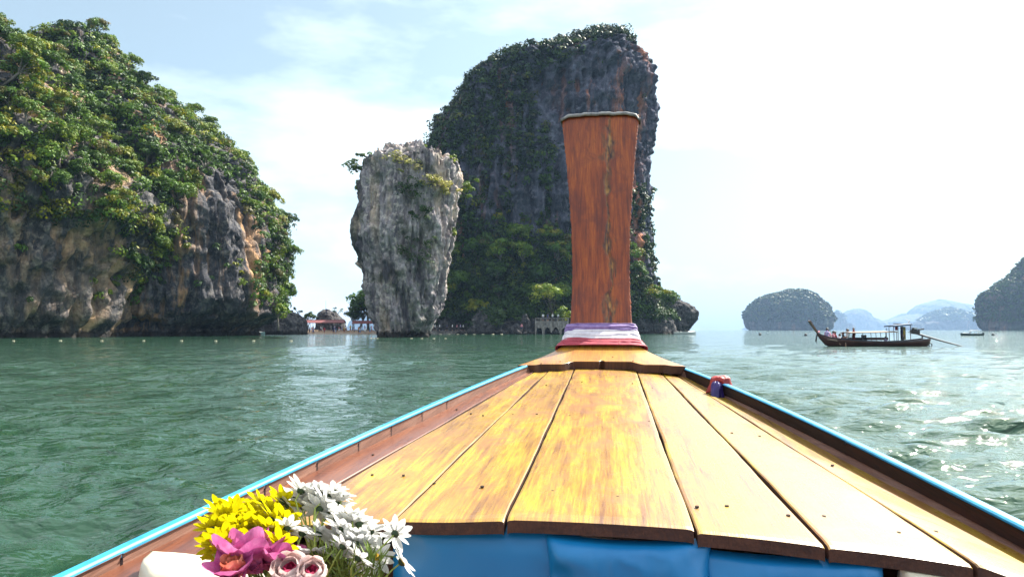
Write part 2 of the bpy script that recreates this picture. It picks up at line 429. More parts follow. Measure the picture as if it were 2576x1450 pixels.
left_island = obj('limestone_island', mesh_np('limestone_island', Vl, Fl, False), [M_LIME, M_LIME_A])
left_island.data.polygons.foreach_set('material_index', np.concatenate([np.ones(len(FA), np.int32), np.zeros(len(FB), np.int32)]))
tag(left_island, 'steep jungle-covered limestone island with bare streaked cliff at its foot, left', 'island', kind='structure')
A_BARE = [(-400, 556), (60, 548), (160, 545), (240, 575), (290, 600), (318, 680), (335, 720), (352, 900), (-400, 900)]
B_BARE = [(430, 500), (500, 440), (560, 440), (606, 500), (632, 580), (648, 640), (640, 720), (625, 765), (700, 790), (720, 900), (300, 900), (395, 650), (440, 540)]
def left_mask(p, n, lobe):
    px, py = project(p)
    wob = fbm(p / 4.0, 3) * 26
    bare = in_poly(px + wob, py + wob * 0.7, A_BARE if lobe == 'A' else B_BARE)
    low = p[:, 2] < 4.0
    front = (n[:, 1] < 0.55)
    return ~(bare | low) & front, bare & front & (p[:, 2] > 5)
clouds = []
for V_, F_, lobe, cnt, sd in ((VA, FA, 'A', 9000, 11), (VB, FB, 'B', 6500, 12)):
    p, n = surf_samples(V_, F_, cnt, sd)
    px, py = project(p); vis = (px > -260) & (px < 820) & (p[:, 2] < 75)
    p, n = p[vis], n[vis]
    ok, bare = left_mask(p, n, lobe)
    rg = np.random.default_rng(sd)
    tuft = bare & (fbm(p / 5.0 + 9, 3) + rg.normal(size=len(p)) * 0.2 > 0.62)
    q, m = p[ok], n[ok]; rad = 0.8 + 1.0 * rg.random(len(q)) ** 1.5
    cols = pick_cols(q, [3, 5, 4, 3, 2, 2, 2], 4)
    clouds.append(leaf_cloud(q + m * rad[:, None] * 0.35, m, rad, cols, 36, 0.29, sd))
    q, m = p[tuft], n[tuft]; rad = 0.5 + 0.6 * rg.random(len(q))
    clouds.append(leaf_cloud(q + m * rad[:, None] * 0.4, m, rad, pick_cols(q, [2, 4, 2, 3, 1, 0, 1], 5), 26, 0.28, sd + 5))
tag(leaf_object('jungle_undergrowth', clouds, M_LEAF), 'dense green undergrowth and vines over the left limestone island', 'foliage', kind='stuff')

# ---- single trees: prototypes with crown and trunk
def tree_proto(k, height, spread, cols, leaf, nl, lean=0.0, open_=0.0):
    rg = np.random.default_rng(100 + k); rnd = random.Random(k)
    tr = MB(); base_r = 0.035 * height
    top = Vector((lean * height, 0, height * 0.62))
    tr.tube([(0, 0, -0.8), (0.02 * height, 0.01, height * 0.25), (lean * height * 0.6, 0.02, height * 0.45), top], [base_r * 1.3, base_r, base_r * 0.7, base_r * 0.45], 7)
    C = []
    nb = 7 if open_ < 0.5 else 6
    for b in range(nb):
        a = 2 * math.pi * b / nb + rnd.uniform(-.4, .4); rr = spread * rnd.uniform(0.45, 0.85)
        e = Vector((top.x + math.cos(a) * rr, math.sin(a) * rr, height * rnd.uniform(0.6, 0.92)))
        st_ = Vector((lean * height * 0.5, 0, height * rnd.uniform(0.35, 0.55)))
        mid = (st_ + e) / 2 + Vector((0, 0, 0.06 * height))
        tr.tube([st_, mid, e], [base_r * 0.5, base_r * 0.34, base_r * 0.15], 5, False)
        C.append(e)
        if open_ < 0.5:
            for j in range(2): C.append(mid + Vector((rnd.uniform(-1, 1), rnd.uniform(-1, 1), rnd.uniform(0.1, 0.9))) * spread * 0.34)
    if open_ < 0.5:
        for j in range(6): C.append(Vector((top.x + rnd.uniform(-.35, .35) * spread, rnd.uniform(-.35, .35) * spread, height * rnd.uniform(0.78, 1.0))))
    C = np.array([tuple(c) for c in C]); n = len(C)
    Nn = C - np.array([top.x, 0, height * 0.6]); Nn /= np.linalg.norm(Nn, axis=1)[:, None] + 1e-6
    rad = spread * (0.26 + 0.16 * rg.random(n)) * (1 - 0.35 * open_)
    base = np.array(cols)[rg.integers(0, len(cols), n)] * (0.8 + 0.4 * rg.random((n, 1)))
    Q, Fq, cc = leaf_cloud(C, Nn * 0.6, rad, base, nl, leaf, 200 + k, 0.7)
    cr = mesh_np('crown', Q, Fq); attr(cr, 'col', cc, 'FLOAT_COLOR'); cr.materials.append(M_LEAF)
    tm = tr.mesh('trunk', True); tm.materials.append(M_BARK)
    return cr, tm
t_ = NT('tree_bark'); n_ = t_.noise(t_.coord('Object', scale=(3, 3, .6)), 4, 6); M_BARK = t_.set(col=t_.ramp(n_, [(.3, (.09, .075, .06)), (.7, (.24, .21, .18))]), rough=.9, normal=t_.bump(n_, .6, .05))
g = GREENS
PROTOS = [tree_proto(0, 5.2, 2.7, [g[0], g[1]], 0.22, 56), tree_proto(1, 6.0, 3.0, [g[1], g[3]], 0.23, 58, 0.08), tree_proto(2, 4.4, 2.6, [g[3], g[4]], 0.21, 56),
          tree_proto(3, 5.6, 2.5, [g[2], g[0]], 0.22, 56, -0.08), tree_proto(4, 4.8, 2.8, [g[5], g[1]], 0.21, 54), tree_proto(5, 5.0, 2.4, [g[6], g[1]], 0.22, 56), tree_proto(6, 6.4, 3.2, [g[1], g[4] * 0.8], 0.23, 60),
          tree_proto(7, 5.5, 2.6, [g[2], g[6]], 0.22, 34, 0.15, 1.0)]
KINDNAMES = ['dark green', 'tall mid green', 'yellow-green', 'very dark green', 'olive brown', 'blue-green', 'broad bright green', 'open-crowned']
def place_tree(k, loc, scale, rot, label, group):
    e = empty('tree', loc, label, 'tree', group); e.scale = (scale,) * 3; e.rotation_mode = 'QUATERNION'; e.rotation_quaternion = rot
    for nm, me in zip(('crown', 'trunk'), PROTOS[k]):
        c = bpy.data.objects.new(nm, me); COL.objects.link(c); c.parent = e
    return e
def scatter_trees(V_, F_, maskf, n_cand, want, spacing, seed, weights, scale, place, group, tilt=0.4, size=9.0, out=0.2):
    p, n = surf_samples(V_, F_, n_cand, seed)
    px, py = project(p)
    facing = -(n * (p / np.linalg.norm(p, axis=1)[:, None])).sum(1)
    ok = maskf(p, n) & (px > -120) & (px < 2700) & (py > -60) & (facing > -0.15)
    p, n = p[ok], n[ok]; rg = np.random.default_rng(seed); done = []; w = np.cumsum(weights) / np.sum(weights)
    f = fbm(p / size + seed, 2); zq = np.quantile(p[:, 2], [.34, .67]); xq = np.quantile(project(p)[0], [.34, .67])
    for i in range(len(p)):
        if len(done) >= want: break
        if done and np.min(np.linalg.norm(np.array(done) - p[i], axis=1)) < spacing: continue
        done.append(p[i])
        k = int(np.searchsorted(w, min(0.999, max(0, f[i] * 0.6 + 0.5 + rg.normal() * 0.18))))
        s = scale * rg.uniform(0.7, 1.25)
        up = Vector((0, 0, 1)) * (1 - tilt) + Vector(n[i]) * tilt; up.normalize()
        q = up.to_track_quat('Z', 'Y') @ Quaternion((0, 0, 1), rg.uniform(0, 6.28))
        qx, qy = project(p[i:i + 1]); zr = float(np.searchsorted(zq, p[i][2])); xr_ = float(np.searchsorted(xq, qx[0]))
        where = ['low', 'half-way up', 'high'][int(zr)] + ', ' + ['left', 'middle', 'right'][int(xr_)] + ' part'
        place_tree(k, Vector(p[i]) + Vector(n[i]) * out * s - up * 1.3 * s, s, q, '%s tree %s, %s' % (KINDNAMES[k], place, where), '%s %s, %s' % (KINDNAMES[k] + ' trees', group, where))
    return len(done)
nA = scatter_trees(VA, FA, lambda p, n: left_mask(p, n, 'A')[0], 14000, 120, 3.1, 31, [3, 4, 4, 2, 3, 2, 4, 0], 0.80, 'on the near lobe of the left island', 'on the near lobe of the left island')
nB = scatter_trees(VB, FB, lambda p, n: left_mask(p, n, 'B')[0], 14000, 100, 3.2, 32, [3, 4, 2, 3, 2, 2, 3, 1], 0.80, 'on the far lobe of the left island', 'on the far lobe of the left island')

# ---- leaning rock pillar
T_prof = [(852, 950, 1078), (835, 944, 1086), (800, 936, 1096), (760, 925, 1108), (720, 918, 1118), (690, 914, 1124), (640, 902, 1133), (610, 892, 1138), (570, 894, 1140), (520, 902, 1142), (480, 906, 1148), (440, 909, 1160), (415, 913, 1156), (400, 917, 1152), (390, 922, 1146)]
VT, FT = ring_rock(T_prof, 124, lambda z: 6.6, 400, 300, 2.3, seed=5, amp=(0.35, 0.55, 0.22), size=(9, 3.4, 1.2), flute=0.85, flute_w=1.9, lump=0.15, notch=0.5, top_amp=0.5, inner=60, zflat=0.02, ledge=0.22)
# the weathered spires of its top
nvT = len(VT) // 400
G = VT.reshape(400, nvT, 3)
q = G[:, -75:].reshape(-1, 3).copy(); q[:, 2] = 0
rid = 1 - 2 * np.abs(fbm(q / 2.4 + 3.3, 2, 0.4)); big = fbm(q / 4.0 + 8.8, 2)
wgt = np.clip(np.linspace(0, 1.4, 75), 0, 1)[None, :]; wgt = np.repeat(wgt, 400, 0).ravel()
px_, _ = project(G[:, -75:].reshape(-1, 3))
hill = np.interp(px_, [930, 950, 990, 1060, 1085, 1110, 1150], [0.0, 0.5, 0.8, 0.9, 0.6, -0.3, -0.7])
G[:, -75:, 2] += (wgt * (hill + np.clip(rid, -0.5, 1) * 2.0 + big * 0.4)).reshape(400, 75)
G[:, -1] = G[:, -2].mean(0)
pillar = obj('rock_pillar', mesh_np('rock_pillar', G.reshape(-1, 3), FT, False), M_TAPU, None, (at(1015, 850, 124).x, 124, 0))
tag(pillar, 'tall grey limestone pillar standing alone in the sea, wider at its top', 'rock')

from mathutils.bvhtree import BVHTree
PB = BVHTree.FromPolygons([tuple(v) for v in G.reshape(-1, 3)], [tuple(int(i) for i in f) for f in FT])
# shrubs growing on the pillar: each its own plant
def shrub(px, py, wpx, hpx, Y, cols, label, n=10, seed=0, leaf=0.19, nl=46, hang=0.0, anchor=None, group=None):
    rg = np.random.default_rng(seed + 500)
    if Y is None:
        hit = PB.ray_cast(Vector((0, 0, CAMH)), ray(px, py).normalized())[0]; Y = (hit.y - 0.7) if hit is not None else 121
    c0 = np.array(at(px, py, Y)); s = Y / F
    C = c0 + rg.normal(size=(n, 3)) * np.array([wpx * s * 0.30, 0.45, hpx * s * 0.28])
    if hang: C[:, 2] -= (C[:, 0] - c0[0]) * hang
    rad = np.clip(min(wpx, hpx) * s * (0.22 + 0.16 * rg.random(n)), 0.25, 2)
    Nn = np.tile(np.array([[0.1, -0.5, 0.4]]), (n, 1))
    cc = np.array(cols)[rg.integers(0, len(cols), n)] * (0.85 + 0.3 * rg.random((n, 1)))
    base = Vector(anchor) if anchor is not None else Vector((c0[0], Y + 0.9, c0[2] - hpx * s * 0.4))
    e = empty('shrub', base, label, 'shrub', group)
    leaf_object('crown', [leaf_cloud(C, Nn, rad, cc, nl, leaf, seed + 9)], M_LEAF, e)
    tr = MB()
    for j in range(min(n, 7)):
        m = Vector(C[j]); tr.tube([base, (base + m) / 2 + Vector((0, -0.1, 0.12)), m], [0.10, 0.06, 0.025], 5, False)
    obj('trunk', tr.mesh('trunk', True), M_BARK, e)
pale = [(.34, .33, .15), (.42, .38, .20), (.25, .26, .10)]; lit = [(.15, .22, .03), (.22, .26, .04), (.10, .16, .03)]; dk = [(.05, .09, .03), (.03, .06, .025), (.06, .10, .04)]; grn = [(.07, .12, .05), (.10, .16, .07)]
YF = 117.2
shrub(1020, 414, 96, 52, None, pale, 'pale leafy shrub hanging below the spires on the rock pillar top', 13, 1, hang=0.35)
shrub(1088, 450, 84, 46, None, pale, 'pale shrub draped diagonally across the upper right of the rock pillar', 12, 2, hang=0.45)
shrub(1118, 470, 60, 28, None, pale, 'lowest of the pale shrubs draped across the rock pillar', 9, 3, hang=0.2)
shrub(1036, 478, 54, 56, None, dk, 'dark green shrub in a hollow below the pillar\'s pale shrubs', 10, 4)
shrub(1058, 538, 44, 36, None, dk, 'dark tuft on the middle of the rock pillar face', 8, 5)
shrub(1030, 632, 80, 40, None, dk, 'broad dark moss-like shrub on the belly of the rock pillar', 14, 6, leaf=0.14)
shrub(1178, 472, 30, 34, 121, lit, 'bright yellow-green bush jutting from the right edge of the rock pillar', 10, 7, anchor=at(1152, 480, 121))
shrub(1136, 402, 20, 26, 121, lit, 'small bright bush on the top right corner of the rock pillar', 7, 8)
shrub(1062, 374, 22, 18, 121.5, lit, 'tiny bright plant among the spires on the pillar top', 6, 9)
shrub(1143, 580, 12, 38, 121, lit, 'thin bright plant clinging to the right edge of the pillar at mid height', 6, 10)
shrub(898, 420, 44, 38, 122, grn, 'grey-green tree leaning out from the left edge of the rock pillar top', 11, 11, anchor=at(925, 440, 122), leaf=0.22)
shrub(912, 390, 30, 18, 122, grn, 'small sprig above the leaning tree on the pillar left edge', 6, 12, anchor=at(930, 400, 122), leaf=0.2)
shrub(904, 472, 20, 36, 122, grn, 'trailing plant on the left edge of the pillar under the leaning tree', 7, 13, anchor=at(914, 470, 122))
shrub(1080, 620, 40, 60, None, dk, 'dark creeping plant on the right half of the pillar face', 9, 14, leaf=0.13)

# ---- the great massif behind
M_prof = [(842, 1000, 1632), (760, 1000, 1637), (700, 1000, 1640), (620, 1000, 1640), (560, 1005, 1638), (480, 1020, 1624), (420, 1045, 1624), (380, 1062, 1626), (340, 1078, 1638), (280, 1100, 1650), (240, 1122, 1650), (200, 1148, 1650), (160, 1180, 1644), (135, 1225, 1636), (118, 1320, 1622), (100, 1390, 1602), (90, 1430, 1590), (84, 1462, 1575)]
VM, FM = ring_rock(M_prof, 250, 34, 420, 260, 2.7, seed=7, amp=(3.0, 1.6, 0.9), size=(30, 11, 4), flute=2.6, flute_w=3.4, top_amp=1.0, inner=14, zflat=0.06, ledge=0.5, lump=2.0, hi=(70, 2.0, 9.0))
massif = obj('limestone_massif', mesh_np('limestone_massif', VM, FM, False), M_MASSIF)
tag(massif, 'huge dark limestone massif rising behind the rock pillar and the prow', 'island', kind='structure')
K_prof = [(842, 1060, 1712), (826, 1070, 1706), (800, 1085, 1690), (770, 1100, 1660), (740, 1112, 1632), (700, 1125, 1590), (650, 1140, 1520), (610, 1150, 1440), (580, 1165, 1330), (560, 1190, 1290)]
VK, FK = ring_rock(K_prof, 228, 15, 300, 90, 2.4, seed=8, amp=(2.0, 1.5, 0.8), size=(16, 6, 3), flute=0.6, flute_w=3, notch=0.8, zflat=0.3)
apron = obj('wooded_slope', mesh_np('wooded_slope', VK, FK, False), M_DARKROCK)
tag(apron, 'wooded rocky slope at the foot of the dark massif', 'slope', kind='structure')
S_prof = [(838, 1600, 1728), (820, 1600, 1742), (800, 1600, 1750), (785, 1600, 1748), (770, 1605, 1738), (757, 1610, 1716), (745, 1620, 1688), (737, 1640, 1668)]
VS, FS = ring_rock(S_prof, 244, 9, 180, 70, 2.4, seed=9, amp=(0.9, 0.7, 0.4), size=(8, 4, 1.8), flute=0.3, flute_w=2, notch=0.6, zflat=0.2)
outcrop = obj('rock_outcrop', mesh_np('rock_outcrop', VS, FS, False), M_DARKROCK)
tag(outcrop, 'low dark rock outcrop at the right foot of the massif', 'rock', kind='structure')
M_BARE1 = [(1375, 175), (1430, 130), (1500, 98), (1600, 92), (1700, 120), (1720, 190), (1720, 440), (1590, 470), (1400, 440), (1360, 300), (1330, 250)]
M_BARE2 = [(1160, 420), (1440, 400), (1440, 590), (1200, 560)]
M_BARE3 = [(1570, 560), (1620, 600), (1622, 720), (1650, 780), (1560, 780)]
def massif_mask(p, n):
    px, py = project(p); w = fbm(p / 8.0, 3) * 30
    b1 = in_poly(px + w, py + w, M_BARE1); b3 = in_poly(px + w, py, M_BARE3)
    rg = np.random.default_rng(5)
    thin = in_poly(px, py + w, M_BARE2) & (fbm(p * np.array([1, 1, .3]) / 6.0 + 4, 3) < 0.22)
    right = (px > 1600) & (py > 330) & (py < 420)
    return ~(b1 | b3 | thin | right) & (n[:, 1] < 0.6) & (p[:, 2] > 3)
clouds = []
p, n = surf_samples(VM, FM, 17000, 21); ok = massif_mask(p, n); q, m = p[ok], n[ok]; rg = np.random.default_rng(2)
rad = (1.0 + 1.5 * rg.random(len(q)) ** 1.5) * np.where(project(q)[0] > 1585, 0.6, 1.0)
clouds.append(leaf_cloud(q + m * rad[:, None] * .3, m, rad, pick_cols(q, [4, 4, 5, 1, .4, .6, 4], 6, 16) * 0.6, 23, 0.46, 21))
b1 = in_poly(*project(p), M_BARE1) & (n[:, 1] < .6) & (fbm(p / 6.0 + 2, 3) > 0.72); q, m = p[b1], n[b1]; rad = 0.8 + .6 * rg.random(len(q))
clouds.append(leaf_cloud(q + m * .3, m, rad, pick_cols(q, [4, 4, 5, 0, 0, 1, 3], 6, 16) * 0.8, 16, 0.4, 22))
p, n = surf_samples(VK, FK, 7000, 23); ok = (p[:, 2] > 4.5) & (n[:, 1] < .6); q, m = p[ok], n[ok]; rad = 1.0 + 1.3 * rg.random(len(q))
clouds.append(leaf_cloud(q + m * rad[:, None] * .4, m, rad, pick_cols(q, [4, 5, 4, 2, .8, .6, 3], 7, 14) * 0.7, 30, 0.40, 23))
p, n = surf_samples(VS, FS, 1500, 24); px, py = project(p); ok = (p[:, 2] > 2.5) & (n[:, 1] < .7) & (fbm(p / 4.0 + 1, 3) + (1690 - px) / 60 > 0.15); q, m = p[ok], n[ok]; rad = .6 + .7 * rg.random(len(q))
clouds.append(leaf_cloud(q + m * rad[:, None] * .3, m, rad, pick_cols(q, [3, 5, 4, 2, 1, .6, 3], 8, 14) * 0.8, 22, 0.4, 24))
tag(leaf_object('massif_foliage', clouds, M_LEAF_DK), 'dark forest and creepers clothing the massif and its foot', 'foliage', kind='stuff')
nK = scatter_trees(VK, FK, lambda p, n: (p[:, 2] > 4.0) & (n[:, 1] < 0.5), 8000, 62, 4.4, 33, [4, 4, 1, 4, 1, 4, 2, 0], 1.35, 'in the wood at the massif foot', 'at the foot of the massif', 0.3, 14, 0.4)

# ---- far islands in the haze
def far_island(prof, Y, seed, label, ry=None, amp=1.0, leaf=True, nu=160, nz=70):
    sc = Y / 250.0
    wid = (max(q[2] for q in prof) - min(q[1] for q in prof)) * Y / F
    V_, F_ = ring_rock(prof, Y, ry or wid * 0.4, nu, nz, 2.3, seed=seed, amp=(2.0 * sc * amp, 1.0 * sc * amp, 0.6 * sc * amp), size=(26 * sc, 9 * sc, 3.5 * sc), flute=0.8 * sc * amp, flute_w=4 * sc, notch=0.6 * sc, zflat=0.12, lump=0.8 * sc * amp)
    o = obj('distant_island', mesh_np('distant_island', V_, F_, False), M_FAR); tag(o, label, 'island', kind='structure')
    if leaf:
        p, n = surf_samples(V_, F_, leaf, seed); ok = (n[:, 1] < .5) & (p[:, 2] > 3 * sc) & (fbm(p / (14 * sc), 3) > -0.35); q, m = p[ok], n[ok]
        rad = sc * (0.35 + 0.55 * np.random.default_rng(seed).random(len(q)))
        f = leaf_object('foliage', [leaf_cloud(q + m * rad[:, None] * .2, m, rad, pick_cols(q, [4, 5, 4, 1, .4, .6, 3], 8, 20 * sc) * 0.6, 10, 0.40 * sc, seed)], M_LEAF_DK, o); f['kind'] = 'stuff'
M_FAR = rock_material('far_rock', (0.07, 0.07, 0.075), (0.03, 0.033, 0.03), (0.13, 0.125, 0.12), scale=0.12, stain=(0.25, 0.13, 0.08), stain_amt=0.3, moss=(0.04, 0.07, 0.03))
far_island([(833, 1878, 2088), (815, 1874, 2092), (790, 1876, 2090), (770, 1885, 2080), (752, 1912, 2060), (742, 1940, 2045), (734, 1968, 2030), (730, 1985, 2010)], 1700, 41, 'dark round-topped island left of the distant longtail boat', leaf=4500)
far_island([(838, 2482, 2800), (800, 2480, 2800), (770, 2478, 2800), (750, 2476, 2800), (735, 2486, 2780), (715, 2508, 2760), (695, 2538, 2730), (670, 2560, 2700), (640, 2590, 2680)], 1000, 42, 'dark cliff-edged island cut off by the right picture edge', leaf=4500)
far_island([(832, 2285, 2474), (815, 2298, 2470), (803, 2330, 2462), (790, 2350, 2440), (784, 2370, 2420), (780, 2385, 2405)], 4200, 43, 'low blue-grey dome island right behind the longtail boat\'s stern', leaf=2500)
far_island([(831, 2200, 2480), (810, 2210, 2475), (790, 2290, 2462), (775, 2300, 2452), (765, 2315, 2435), (759, 2335, 2405), (755, 2350, 2380)], 7000, 44, 'broad pale blue island behind the low dome island', leaf=0, amp=0.6)
far_island([(831, 2090, 2250), (812, 2100, 2228), (798, 2110, 2200), (788, 2122, 2188), (780, 2135, 2176), (775, 2148, 2166)], 6800, 45, 'pale blue peaked island left of the gap in the far range', leaf=0, amp=0.6)
far_island([(831, 2080, 2140), (810, 2084, 2128), (795, 2090, 2122), (786, 2100, 2116), (783, 2103, 2112)], 5000, 46, 'small blue-grey knoll between the round island and the pale peak', leaf=300)
far_island([(831, 2215, 2330), (815, 2222, 2320), (803, 2240, 2300), (794, 2255, 2290), (787, 2268, 2280)], 7300, 47, 'pale blue foothill between the two far peaks', leaf=0, amp=0.5)
far_island([(832, 2120, 2152), (822, 2122, 2150), (816, 2128, 2145), (812, 2133, 2141)], 4800, 48, 'tiny blue islet behind the longtail boat', leaf=0, amp=0.4)
far_island([(831, 870, 1000), (800, 880, 985), (775, 890, 975), (768, 900, 970), (750, 906, 960), (738, 914, 950), (732, 922, 940)], 6500, 49, 'pale blue stepped island far beyond the beach, left of the pillar', leaf=0, amp=0.4)
far_island([(831, 1862, 1900), (824, 1870, 1895), (818, 1880, 1892)], 7300, 50, 'pale blue point just left of the dark round island', leaf=0, amp=0.3)
far_island([(831, 2440, 2520), (815, 2450, 2510), (806, 2462, 2500)], 6900, 51, 'pale blue point beside the cliff-edged island on the right', leaf=0, amp=0.3)

# ---- haze over the bay
def build_haze():
    mb = MB(); mb.box((0, 2000, 219), (19000, 15000, 442))
    t = NT('sea_haze'); t.n.remove(t.b)
    pv = t.node('VolumePrincipled'); pv.inputs['Color'].default_value = (0.38, 0.58, 0.90, 1); pv.inputs['Density'].default_value = 0.00011; pv.inputs['Anisotropy'].default_value = 0.2
    t.l.new(pv.outputs[0], t.out.inputs['Volume'])
    tag(obj('haze', mb.mesh('haze'), t.m), 'thin pale blue sea haze over the whole bay', 'haze', kind='stuff')
build_haze()
# ------------------------------------------------------------------ our longtail boat
TH = R(7.32); BA = Vector((math.sin(TH), math.cos(TH), 0)); BR = Vector((math.cos(TH), -math.sin(TH), 0)); BC = Vector((-0.012, 0, CAMH))
def bp(s, t, z): return BC + BA * s + BR * t + Vector((0, 0, z))
def deckz(s, t): return -0.339 + (s - 1.3) * 0.0545 - 0.0218 * t - 0.0945 * t * t
def Thalf(s): return 0.41 + (3.75 - s) * 0.158
def st_of(P):
    d = P - BC; return d.dot(BA), d.dot(BR), d.z
def on_deck(px, py):
    d = ray(px, py); k = 2.0
    for _ in range(60):
        P = Vector((0, 0, CAMH)) + d * k; s, t, z = st_of(P)
        k *= deckz(s, t) / z if abs(z) > 1e-6 else 1
    return st_of(Vector((0, 0, CAMH)) + d * k)
def on_side(px, py, sg):
    d = ray(px, py); lo, hi = 0.3, 6.0
    f = lambda k: (lambda q: abs(q[1]) - Thalf(q[0]))(st_of(Vector((0, 0, CAMH)) + d * k))
    for _ in range(60):
        m = (lo + hi) / 2
        if f(m) > 0: hi = m
        else: lo = m
    return st_of(Vector((0, 0, CAMH)) + d * lo)

def wood_material(name, c_lo, c_mid, c_hi, grain=1.0, coat=0.6, coatr=0.22, rough=0.45, blotch=None, blotch_amt=0.5, dirt=0.35, bump=0.35, seedloc=0.0):
    """varnished plank: fibres run along the second component of the 'gc' attribute (metres)"""
    t = NT(name)
    oi = t.node('ObjectInfo'); cmb = t.node('CombineXYZ'); t.l.new(t.math('MULTIPLY', oi.outputs['Random'], 37.0), cmb.inputs['X']); t.l.new(t.math('MULTIPLY', oi.outputs['Random'], 91.0), cmb.inputs['Y'])
    def co(scale):
        v = t.coord(attrname='gc', scale=scale, loc=(seedloc, 0, 0)); ad = t.node('VectorMath', operation='ADD'); t.l.new(v, ad.inputs[0]); t.l.new(cmb.outputs[0], ad.inputs[1]); return ad.outputs[0]
    g1 = t.noise(co((150 * grain, 5.5, 8)), 1.0, 8, 0.7, 0.3)
    g2 = t.noise(co((15, 1.8, 2)), 1.0, 5, 0.6, 0.8)
    bl = t.noise(co((7.0, 4.2, 2)), 1.0, 8, 0.66, 0.9)
    fine = t.noise(co((420 * grain, 13, 10)), 1.0, 4, 0.65)
    c = t.ramp(t.math('ADD', t.math('MULTIPLY', g1, 0.5), t.math('MULTIPLY', g2, 0.5)), [(0.36, c_lo), (0.48, c_mid), (0.60, c_hi)])
    if blotch: c = t.mix(t.math('MULTIPLY', t.ramp(bl, [(0.50, 0.0), (0.68, 1.0)]), blotch_amt), c, blotch)
    sp = t.noise(co((34, 7, 3)), 1.0, 5, 0.7, 0.4)
    c = t.mix(t.math('MULTIPLY', t.ramp(sp, [(0.60, 0.0), (0.72, 1.0)]), dirt), c, tuple(k * 0.32 for k in c_lo))
    c = t.mix(t.math('MULTIPLY', t.ramp(fine, [(0.34, 1.0), (0.46, 0.0)]), 0.45), c, tuple(k * 0.45 for k in c_lo))
    vo = t.node('TexVoronoi'); t.l.new(co((4.2, 1.5, 1)), vo.inputs['Vector']); vo.inputs['Scale'].default_value = 1.0; vo.inputs['Randomness'].default_value = 1.0
    c = t.mix(t.math('MULTIPLY', t.ramp(vo.outputs['Distance'], [(0.0, 1.0), (0.035, 0.75), (0.05, 0.25), (0.075, 0.5), (0.11, 0.0)]), 0.8), c, tuple(k * 0.5 for k in c_lo))
    hh = t.math('ADD', t.math('MULTIPLY', g1, 0.6), t.math('MULTIPLY', fine, 0.4))
    nm = t.bump(hh, bump, 0.003)
    t.set(col=c, rough=rough, coat=coat, coatr=t.ramp(bl, [(0.3, coatr * 0.6), (0.7, coatr * 1.5)]), normal=nm)
    wv = t.noise(co((9, 5, 3)), 1.0, 3, 0.5); t.l.new(t.bump(wv, 0.25, 0.004), t.b.inputs['Coat Normal'])
    return t.m
W_DECK = wood_material('varnished_deck_wood', (0.15, 0.050, 0.008), (0.31, 0.155, 0.009), (0.45, 0.305, 0.005), blotch=(0.26, 0.095, 0.020), blotch_amt=0.85, coat=0.6, coatr=0.26)
W_RED = wood_material('red_side_plank_wood', (0.055, 0.014, 0.007), (0.135, 0.034, 0.012), (0.21, 0.064, 0.018), blotch=(0.15, 0.055, 0.032), blotch_amt=0.6, coat=0.45, coatr=0.28)
W_PROW = wood_material('prow_wood', (0.085, 0.013, 0.005), (0.24, 0.040, 0.006), (0.40, 0.088, 0.008), grain=0.7, blotch=(0.12, 0.018, 0.010), blotch_amt=0.75, coat=0.08, coatr=0.3, dirt=0.5)
W_CAP = wood_material('bow_cap_wood', (0.24, 0.082, 0.014), (0.38, 0.155, 0.018), (0.46, 0.23, 0.018), blotch=(0.32, 0.115, 0.026), blotch_amt=0.6, coat=0.6, coatr=0.16)
W_DARK = wood_material('old_rail_wood', (0.07, 0.028, 0.018), (0.15, 0.060, 0.036), (0.24, 0.115, 0.075), blotch=(0.22, 0.12, 0.085), blotch_amt=0.6, coat=0.15, coatr=0.4, bump=0.8, rough=0.7)
W_SHADE_JOINT = wood_material('coaming_shade_and_joint_wood', (0.008, 0.005, 0.007), (0.016, 0.009, 0.011), (0.032, 0.012, 0.012), coat=0.0, coatr=0.4, rough=0.7, bump=0.6)  # right coaming's shade put into the wood colour; also the dark block joints
W_SHADE_JOINT.node_tree.nodes['Principled BSDF'].inputs['Specular IOR Level'].default_value = 0.15
W_END = wood_material('sawn_end_wood', (0.032, 0.012, 0.009), (0.058, 0.021, 0.013), (0.095, 0.036, 0.020), coat=0.1, coatr=0.4, rough=0.7, bump=0.7)
M_BLUE = NT('blue_rail_paint'); _n = M_BLUE.noise(M_BLUE.coord('Object'), 14, 5, .6); _s = M_BLUE.noise(M_BLUE.coord('Object'), 75, 6, .7); M_BLUE = M_BLUE.set(col=M_BLUE.mix(M_BLUE.ramp(_s, [(.60, 0.0), (.70, .8)]), M_BLUE.ramp(_n, [(.3, (.022, .24, .45)), (.62, (.045, .38, .62)), (.75, (.16, .46, .60))]), (.06, .10, .12)), rough=.38, coat=.3)
M_HOLE = plain('nail_hole', (.03, .015, .01), .9)

boat = empty('longtail_boat', bp(1.6, 0, -1.2), 'wooden longtail boat we ride in, varnished yellow foredeck with tall red-brown prow post', 'boat')

